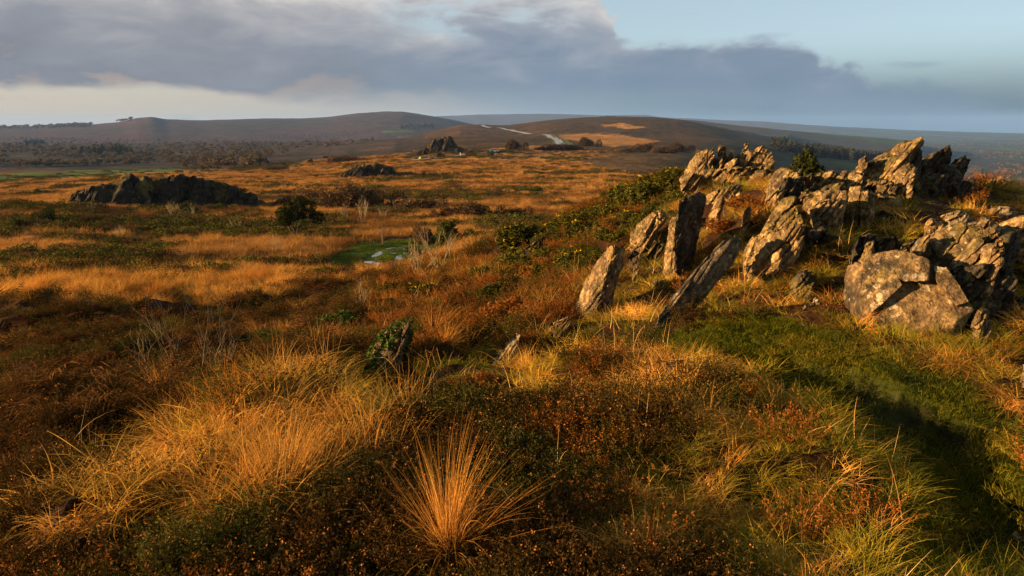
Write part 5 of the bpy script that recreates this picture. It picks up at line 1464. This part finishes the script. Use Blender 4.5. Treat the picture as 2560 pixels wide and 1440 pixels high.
G1 = 'gorse bushes on the slope below the outcrop'
for i, (px, py, wd, fl, hs, lab) in enumerate((
        (1312, 622, 118, 1, 1.0, 'yellow flowering gorse bush at the lower left end of slope, above dark rock'),
        (1400, 596, 96, 0, .9, 'dark gorse bush right of the flowering bush above dark rock'),
        (1452, 566, 92, 0, .9, 'dark gorse bush on slope skyline against the orange plain'),
        (1470, 610, 120, 1, .8, 'gorse bush thick with yellow blossom in middle of slope'),
        (1535, 560, 100, 1, .9, 'flowering gorse bush uphill behind the thickest blossom'),
        (1540, 600, 80, 0, .8, 'low dark gorse bush left of the lone rounded rock'),
        (1570, 520, 105, 1, .9, 'skyline gorse bush with yellow flecks left of spiky outcrop'),
        (1620, 500, 95, 0, .9, 'dark gorse bush on skyline nearest the spiky outcrop'),
        (1650, 475, 100, 1, .9, 'flowering gorse bush at the left foot of spiky outcrop'),
        (1700, 468, 95, 0, .9, 'dense dark gorse bush under the spiky outcrop'),
        (1640, 530, 70, 0, .8, 'small gorse bush just above the lone rounded rock'),
        (1700, 500, 60, 0, .8, 'small gorse bush behind the black standing slab'),
        (1440, 660, 100, 1, .7, 'low flowering gorse bush left of the tall leaning stone'),
        (1370, 650, 80, 0, .8, 'dark gorse bush just below the dark rock'),
        (1290, 680, 110, 0, .9, 'large dark gorse bush downhill of the dark rock'),
        (1225, 700, 90, 1, .7, 'small gorse bush with yellow flecks low on slope'),
        (1260, 760, 130, 0, .8, 'loose olive gorse bush in centre of the near slope'),
        (1060, 735, 80, 1, .8, 'gorse bush with yellow flecks below the green puddle hollow'),
        (990, 745, 90, 0, .8, 'dark olive gorse bush left of the flecked one below puddles'),
        (1800, 448, 60, 0, .9, 'gorse clump tucked among the thin rock blades'))):
    plant('gorse_bush', (GFL if fl else GORSE)[i % 3], px, py, wd * 1.15, lab, 'bush', G1, hs=hs * .8, rmin=3)
plant('juniper_bush', JUN[0], 2008, 436, 100, 'round blackish juniper bush in gap between the two crests', 'bush', r=12.5, hs=1.15)
plant('juniper_bush', JUN[1], 1950, 424, 60, 'smaller dark juniper bush touching the spiky outcrop', 'bush', r=13.2, hs=1.0)
plant('broom_bush', gorse_parts(600, 420, tall=.8), 1112, 618, 92, 'olive green bush beside the green puddle hollow', 'bush', rmin=20, hs=.95)
plant('thicket', THK[0], 1062, 606, 80, 'brown leafless thicket beside water behind the olive bush', 'thicket', rmin=20, hs=1.6)
for px, py, wd, sd, lab in ((668, 868, 110, 0, 'green ivy mound among dead bracken left of the ivy stone'), (842, 830, 110, 1, 'green ivy mound uphill of the other, below dark bank'), (965, 770, 60, 2, 'small green ivy mound nearest the puddle hollow')):
    plant('ivy_mound', gorse_parts(610 + sd, 260, 0, M_IVY, .05, tall=.5), px, py, wd, lab, 'shrub', 'ivy mounds', hs=.8, rmin=4)
G2 = 'heather bushes'
HB = [gorse_parts(620 + i, 420, 0, M_RUSSET, .022, tall=.6) for i in range(2)]
for i, (px, py, wd, r, lab) in enumerate(((1880, 500, 90, 9.4, 'russet heather bush crowning the hummock between the crests'), (1800, 545, 70, 9.0, 'russet heather bush right of the black standing slab'), (1350, 690, 110, 13.0, 'dark russet heather bush left of tall leaning stone'), (1300, 800, 150, 8.0, 'wide russet heather bush in middle of the near slope'), (1180, 960, 120, 5.2, 'russet heather bush above the big tussock'), (1460, 1190, 170, 3.3, 'dark russet heather bush right of the big tussock'))):
    plant('heather_bush', HB[i % 2], px, py, wd, lab, 'bush', G2, r=r, hs=.8)
for i, (px, py, wd, lab) in enumerate(((950, 1100, 130, 'spiky dark green seedling shrub left of the big tussock'), (360, 1290, 120, 'low spiky green shrub in orange grass lower left'), (60, 1340, 130, 'spiky green shrub in heather at lower left edge'), (910, 1420, 110, 'spindly gorse seedling at bottom left of the big tussock'))):
    plant('seedling_shrub', gorse_parts(630 + i, 70, 0, M_GORSE, .06, tall=.7), px, py, wd, lab, 'shrub', 'seedling shrubs in the grass', hs=.9, rmin=1.2)

# round tree, dark bushes and thickets on the plain
plant('round_tree', tree_parts(640, M_DARKLEAF, M_STEM, 5200, .028, cz=.56, trunk=.34), 737, 590, 105, 'small round dark tree standing on the plain left of centre', 'tree', rmin=20, hs=.92, sink=0)
G3 = 'dark bushes on the plain'
for i, (px, py, wd, hs, lab) in enumerate(((112, 566, 62, 1.5, 'upright dark bush at left foot of the long crag'), (50, 572, 55, .9, 'low dark bush left of the upright bush by the crag'), (475, 535, 60, 1.0, 'dark bush on orange grass below long crag'), (1040, 640, 70, .8, 'low dark bush behind the wooden post'), (105, 486, 40, .7, 'small lone bush on orange plain left of the long crag'), (737, 470, 14, 1.2, 'tiny lone bush right of long crag'), (776, 406, 16, 1.3, 'small round bush on far plain, left one of two'), (812, 398, 16, 1.2, 'small round bush on far plain, right one of two'), (1102, 395, 22, 1.6, 'rounded bush beside the lane under the pinnacle crag'), (1227, 391, 22, 1.5, 'rounded dark bush in front of the parked car'), (1170, 389, 26, 1.7, 'twiggy bush at the lane bend'), (1186, 391, 18, 1.4, 'small olive bush right of the lane bend'))):
    plant('dark_bush', THD[i % 2] if i not in (10,) else THK[0], px, py, wd, lab, 'bush', G3, hs=hs, rmin=20)
G4 = 'leafless thickets on the plain'
for i, (px, py, wd, hs, lab) in enumerate(((735, 516, 120, .8, 'dark leafless thicket nearest the long crag'), (830, 518, 170, .9, 'broad dark thicket second from the long crag'), (940, 520, 180, .9, 'broad dark thicket in centre of the plain band'), (1045, 528, 150, .8, 'thicket right of the plain band centre'), (1150, 546, 130, .9, 'dark thicket left of the two rounded ones before footpath'), (1215, 546, 120, 1.0, 'rounded dark thicket, left of the pair below footpath'), (1285, 546, 90, 1.1, 'rounded dark thicket, right of the pair below footpath'),
                                         (860, 404, 74, .7, 'long low hedge on far plain beside the round bushes'), (1295, 376, 60, 1.2, 'leafless trees behind the parked car'), (1375, 377, 90, .7, 'hedge at the foot of road, left part'), (1425, 376, 70, .7, 'hedge at the foot of road, right part'), (1478, 366, 60, 1.0, 'dark thicket right of the road below orange field'), (1602, 377, 80, .8, 'dark thicket at right end of orange field'), (1660, 382, 70, .8, 'thicket in the line left of brown field'), (1705, 380, 70, .9, 'thicket nearest the spiky outcrop on the far plain'), (1565, 380, 40, .8, 'small thicket under the orange field'), (690, 424, 60, .5, 'low thicket on slope above the small crag'))):
    plant('thicket', THK[i % 3], px, py, wd, lab, 'thicket', G4, hs=hs, rmin=40, rz=random.uniform(-.4, .4))
# pale leafless shrubs
G5 = 'pale leafless shrubs'
for i, (px, py, wd, hs, lab) in enumerate(((64, 606, 30, 1.5, 'pale bare shrub at far left of the plain'), (302, 606, 34, 1.5, 'pale bare shrub standing in the dark gorse band'), (590, 584, 36, 1.3, 'pale bare shrub left of the round tree'), (432, 548, 50, 1.0, 'wide pale bare shrub below long crag, left one'), (488, 552, 44, 1.1, 'wide pale bare shrub below long crag, right one'), (562, 514, 40, 1.1, 'pale bare shrub against the right end of long crag'), (228, 534, 30, 1.0, 'pale bare shrub against the mossy end of crag'), (522, 508, 24, 1.0, 'small pale bare shrub against long crag middle'), (862, 556, 60, 1.0, 'pale bare shrub right of round tree, nearer one'), (908, 566, 70, 1.3, 'tall pale bare shrub right of the round tree'), (958, 548, 34, 1.2, 'small pale bare shrub near the wooden post'), (690, 636, 60, .9, 'pale bare shrub in orange grass below round tree'), (463, 656, 40, .9, 'small pale bare shrub in middle of orange grass'), (783, 570, 24, 1.3, 'thin pale bare shrub beside round tree'),
                                         (1098, 672, 120, 1.1, 'leafless shrub with forked trunk beside the green hollow'), (1045, 690, 110, 1.0, 'leafless shrub in front of the puddles'), (905, 770, 90, 1.0, 'thin leafless shrub above the dark bank'))):
    plant('bare_shrub', BARE[i % 4], px, py, wd, lab, 'shrub', G5, hs=hs, rmin=8)
for px, py, wd, sd, lab in ((402, 1003, 150, 0, 'thin leafless birch sapling in the dark heather at left'), (508, 965, 190, 1, 'branching leafless birch sapling right of the thinner one'), (548, 960, 90, 2, 'slim leafless birch sapling behind the branching one')):
    plant('birch_sapling', bare_parts(660 + sd, mat=M_SAPLING, stems=2 + sd, depth=4, h=.95, r=.013, spread=.35), px, py, wd * .72, lab, 'sapling', 'birch saplings', hs=1.1, rmin=3)

# tussocks of dead moor grass
def tussock_parts(seed, stems=190, leaves_=170, fan=.75, h=(.75, 1.15), w=.0085, wind=(.1, .0), curl=(.9, 2.0), droop=.9, lh=(.30, .62), lo=.8, lr=.12):
    a = Geo(); blades(a, stems, .07, h, w, (0, fan), (.05, .45), 6, seed, .95, wind=wind, bund=max(9, stems // 6))
    b = Geo(); blades(b, leaves_, lr, lh, w * 1.15, (.2, droop), curl, 6, seed + 1, lo, wind=wind)
    return [('stems', a.mesh('stems', M_MOLINIA)), ('leaves', b.mesh('leaves', M_MOLINIA))]


G6 = 'tussocks of dead moor grass'
plant('grass_tussock', tussock_parts(700, 520, 460, .86, (.5, 1.15), .0055, wind=(.22, 0), curl=(.7, 2.4), droop=1.2, lr=.2, lo=.5), 1130, 1396, 300, 'big fan shaped tussock of orange grass at bottom centre', 'tussock', G6, hs=1.05, rmin=1.2, rz=0)
TS = [tussock_parts(710 + i, 80, 380, .6, (.45, .9), .007, (.15, 0), (.7, 2.3), 1.2, (.22, .55), .4, .24) for i in range(3)]; TL = [tussock_parts(720 + i, 22, 420, .8, (.35, .7), .0085, (.25, -.05), (.8, 2.4), 1.3, (.22, .55), .3, .26) for i in range(3)]
for i, (px, py, wd, tall, hs, lab) in enumerate(((585, 1285, 260, 0, .8, 'shaggy tussock low in the bright orange band'), (800, 1210, 260, 1, .9, 'tall stemmed orange tussock left of the spiky seedling'), (470, 1215, 230, 0, .8, 'shaggy tussock at left of the orange band'), (520, 1120, 220, 0, .8, 'drooping tussock at top left of orange band'), (640, 1130, 240, 1, .8, 'bright tussock in centre of orange band'), (700, 1060, 200, 0, .7, 'flattened tussock at the upper edge of orange band'), (860, 1110, 220, 1, .9, 'tall stemmed tussock under the ivy stone'), (190, 1310, 200, 0, .6, 'long trailing tussock at far left'), (300, 1370, 170, 1, .6, 'dark orange tussock in the lower left heather'),
                                               (1085, 850, 150, 1, 1.0, 'tall stemmed tussock behind the ivy stone'), (790, 985, 130, 1, .8, 'thin tussock left of the ivy stone'), (720, 830, 110, 0, .8, 'orange tussock on top of dark bank'), (1320, 930, 130, 1, .9, 'upright tussock beside the sharp stone blade'), (1410, 1000, 150, 0, .8, 'golden tussock in grass hollow at centre right'), (1540, 880, 150, 0, .7, 'golden tussock at foot of the tall leaning stone'), (1520, 800, 110, 0, .9, 'mossy gold tussock against the tall leaning stone'), (1760, 1060, 210, 0, .8, 'tangled golden tussock at left edge of the green path'), (1640, 960, 190, 0, .8, 'tangled russet tussock left of the green path'), (1880, 1000, 160, 0, .7, 'arching tussock overhanging the green path'), (1800, 610, 50, 1, .8, 'thin tuft beside the top of leaning slab'), (210, 960, 120, 1, .7, 'orange tussock in dark heather at left'), (2380, 900, 180, 0, .5, 'orange grass tuft in front of the big boulder'), (2540, 1010, 150, 0, .6, 'orange tuft at the right edge of path'), (1230, 1070, 150, 0, .7, 'golden tuft behind the big fan tussock'), (1870, 1300, 180, 0, .5, 'yellow tuft on the bank left of the trodden path'), (1950, 1420, 200, 0, .5, 'yellow tuft at the bottom edge of bank'))):
    plant('grass_tussock', (TS if tall else TL)[i % 3], px, py, wd, lab, 'tussock', G6, hs=hs, rmin=1.2)

# ivy on the lone stone
def ivy():
    me = IVY_STONE.data; V = np.empty(len(me.vertices) * 3, np.float32); me.vertices.foreach_get('co', V); V = V.reshape(-1, 3); N = np.empty_like(V).ravel(); me.vertices.foreach_get('normal', N); N = N.reshape(-1, 3)
    q = np.random.default_rng(9); k = (N[:, 1] < .3) & (V[:, 2] > .45 * V[:, 2].max()) & (vnoise(V * 5, 3) > -.45); c = V[k] + N[k] * .02
    c = c[q.integers(0, len(c), 900)] + q.normal(0, .016, (900, 3)); g = Geo(); leaves(g, c, .03, 4, 1.1)
    child('ivy', g.mesh('ivy', M_IVY), IVY_STONE)['kind'] = 'stuff'
    IVY_STONE.name = 'ivy_stone'


ivy()


# ------------------------------------------------------------------ small man-made things
def box(bm, c, s, bev=0.0, rot=None):
    r_ = bmesh.ops.create_cube(bm, size=1.0); vs = r_['verts']
    for v in vs:
        v.co = Vector((v.co.x * s[0], v.co.y * s[1], v.co.z * s[2]))
        if rot: v.co = rot @ v.co
        v.co += Vector(c)
    if bev:
        bmesh.ops.bevel(bm, geom=list({e for v in vs for e in v.link_edges}), offset=bev, segments=2, affect='EDGES')


def bmesh_obj(name, bm, mat, parent=None):
    me = bpy.data.meshes.new(name); bm.to_mesh(me); bm.free(); return link(name, me, mat, parent)


M_POST = plain_mat('weathered_wood', (0.16, 0.10, 0.05), 0.9, (0.09, 0.055, 0.03), 20)
M_WHITE = plain_mat('white_paint', (0.75, 0.75, 0.73), 0.4, (0.66, 0.66, 0.65), 2, .5)
M_GLASS = plain_mat('car_glass', (0.03, 0.035, 0.04), 0.1, (0.025, 0.03, 0.035), 2, .6)
M_TYRE = plain_mat('black_rubber', (0.02, 0.02, 0.02), 0.9)
M_HIVIS = plain_mat('yellow_green_paint', (0.62, 0.75, 0.03), 0.5, (0.56, 0.68, 0.03), 2)
M_CREAM = plain_mat('cream_paint', (0.75, 0.62, 0.40), 0.6)

g = hit(957, 612, 25); po = empty('wooden_post', g, 'wooden post with a small cross plate beside the green puddle hollow', 'post')
hp = 36 / F * math.hypot(g.x, g.y)
bm = bmesh.new(); box(bm, (0, 0, hp / 2 - .1), (.11, .11, hp + .2), .015); bmesh_obj('pole', bm, M_POST, po)
bm = bmesh.new(); box(bm, (.06, -.07, hp * .9), (.22, .03, .13), .01, Matrix.Rotation(R(8), 3, 'Y')); bmesh_obj('sign_plate', bm, M_POST, po)

g = hit(1236, 381, 150); ca = empty('parked_car', g, 'small white car parked by bushes at end of the far lane', 'car'); ca.rotation_euler = (0, 0, R(8))
ks = 24 / F * math.hypot(g.x, g.y) / 4.2; ca.scale = (ks, ks, ks)
bm = bmesh.new()
prof = [(-2.05, .35), (-2.1, .75), (-1.9, .95), (-1.25, 1.0), (.85, .98), (1.9, .82), (2.08, .6), (2.05, .35)]
def extr(bm, prof, y0, y1):
    a = [bm.verts.new((x, y0, z)) for x, z in prof]; b = [bm.verts.new((x, y1, z)) for x, z in prof]
    bm.faces.new(a); bm.faces.new(b[::-1])
    for i in range(len(prof)):
        j = (i + 1) % len(prof); bm.faces.new((a[i], b[i], b[j], a[j]))
    bmesh.ops.recalc_face_normals(bm, faces=bm.faces[:])
extr(bm, prof, -.85, .85); bmesh_obj('body', bm, M_WHITE, ca)
bm = bmesh.new(); extr(bm, [(-1.75, .98), (-1.45, 1.38), (.15, 1.40), (.95, .97)], -.76, .76); bmesh_obj('windows', bm, M_GLASS, ca)
bm = bmesh.new(); extr(bm, [(-1.5, 1.385), (-1.4, 1.46), (.05, 1.47), (.2, 1.40)], -.74, .74); bmesh_obj('roof', bm, M_WHITE, ca)
for sx_ in (-1.3, 1.3):
    for sy_ in (-.8, .8):
        bm = bmesh.new(); bmesh.ops.create_cone(bm, cap_ends=True, segments=16, radius1=.33, radius2=.33, depth=.2, matrix=Matrix.Translation((sx_, sy_, .33)) @ Matrix.Rotation(R(90), 4, 'X')); bmesh_obj('wheel', bm, M_TYRE, ca)
for px, py, hpx, wpx, mt_, lab, nm in ((1050, 400, 8, 3.6, M_HIVIS, 'bright yellow green road marker at left end of the far lane', 'road_marker'), (1151, 390, 8, 2.2, M_CREAM, 'small cream post beside the far lane', 'marker_post'), (1047, 401, 5, 1.2, M_WHITE, 'tiny white post just left of the yellow green marker', 'marker_post')):
    g = hit(px, py, 120); k = math.hypot(g.x, g.y) / F; o = empty(nm, g, lab, 'post')
    bm = bmesh.new(); box(bm, (0, 0, hpx * k / 2), (wpx * k * .35, .1, hpx * k + .2), .02); bmesh_obj('pole', bm, M_POST if mt_ is M_HIVIS else mt_, o)
    bm = bmesh.new(); box(bm, (0, -.1, hpx * k * .68), (wpx * k, .08, hpx * k * .62), .03); bmesh_obj('panel', bm, mt_, o)
# ------------------------------------------------------------------ haze: one closed box of even air round everything
def build_haze():
    zlo = float(ZG.min()) - 6; zhi = float(max(ZG.max(), CAMH)) + 25
    bm = bmesh.new(); bmesh.ops.create_cube(bm, size=1.0)
    for v in bm.verts:
        v.co = Vector((v.co.x * 33000, v.co.y * 33000, zlo if v.co.z < 0 else zhi))
    me = bpy.data.meshes.new('haze'); bm.to_mesh(me); bm.free()
    mt_, t, o = new_mat('haze_air')
    pv = t.node('ShaderNodeVolumePrincipled')
    pv.inputs['Color'].default_value = (0.24, 0.44, 0.85, 1); pv.inputs['Density'].default_value = HAZE_D; pv.inputs['Anisotropy'].default_value = 0.0
    t.l.new(pv.outputs[0], o.inputs['Volume'])
    tag(link('haze', me, mt_), kind='stuff')


HAZE_D = 0.000046
build_haze()
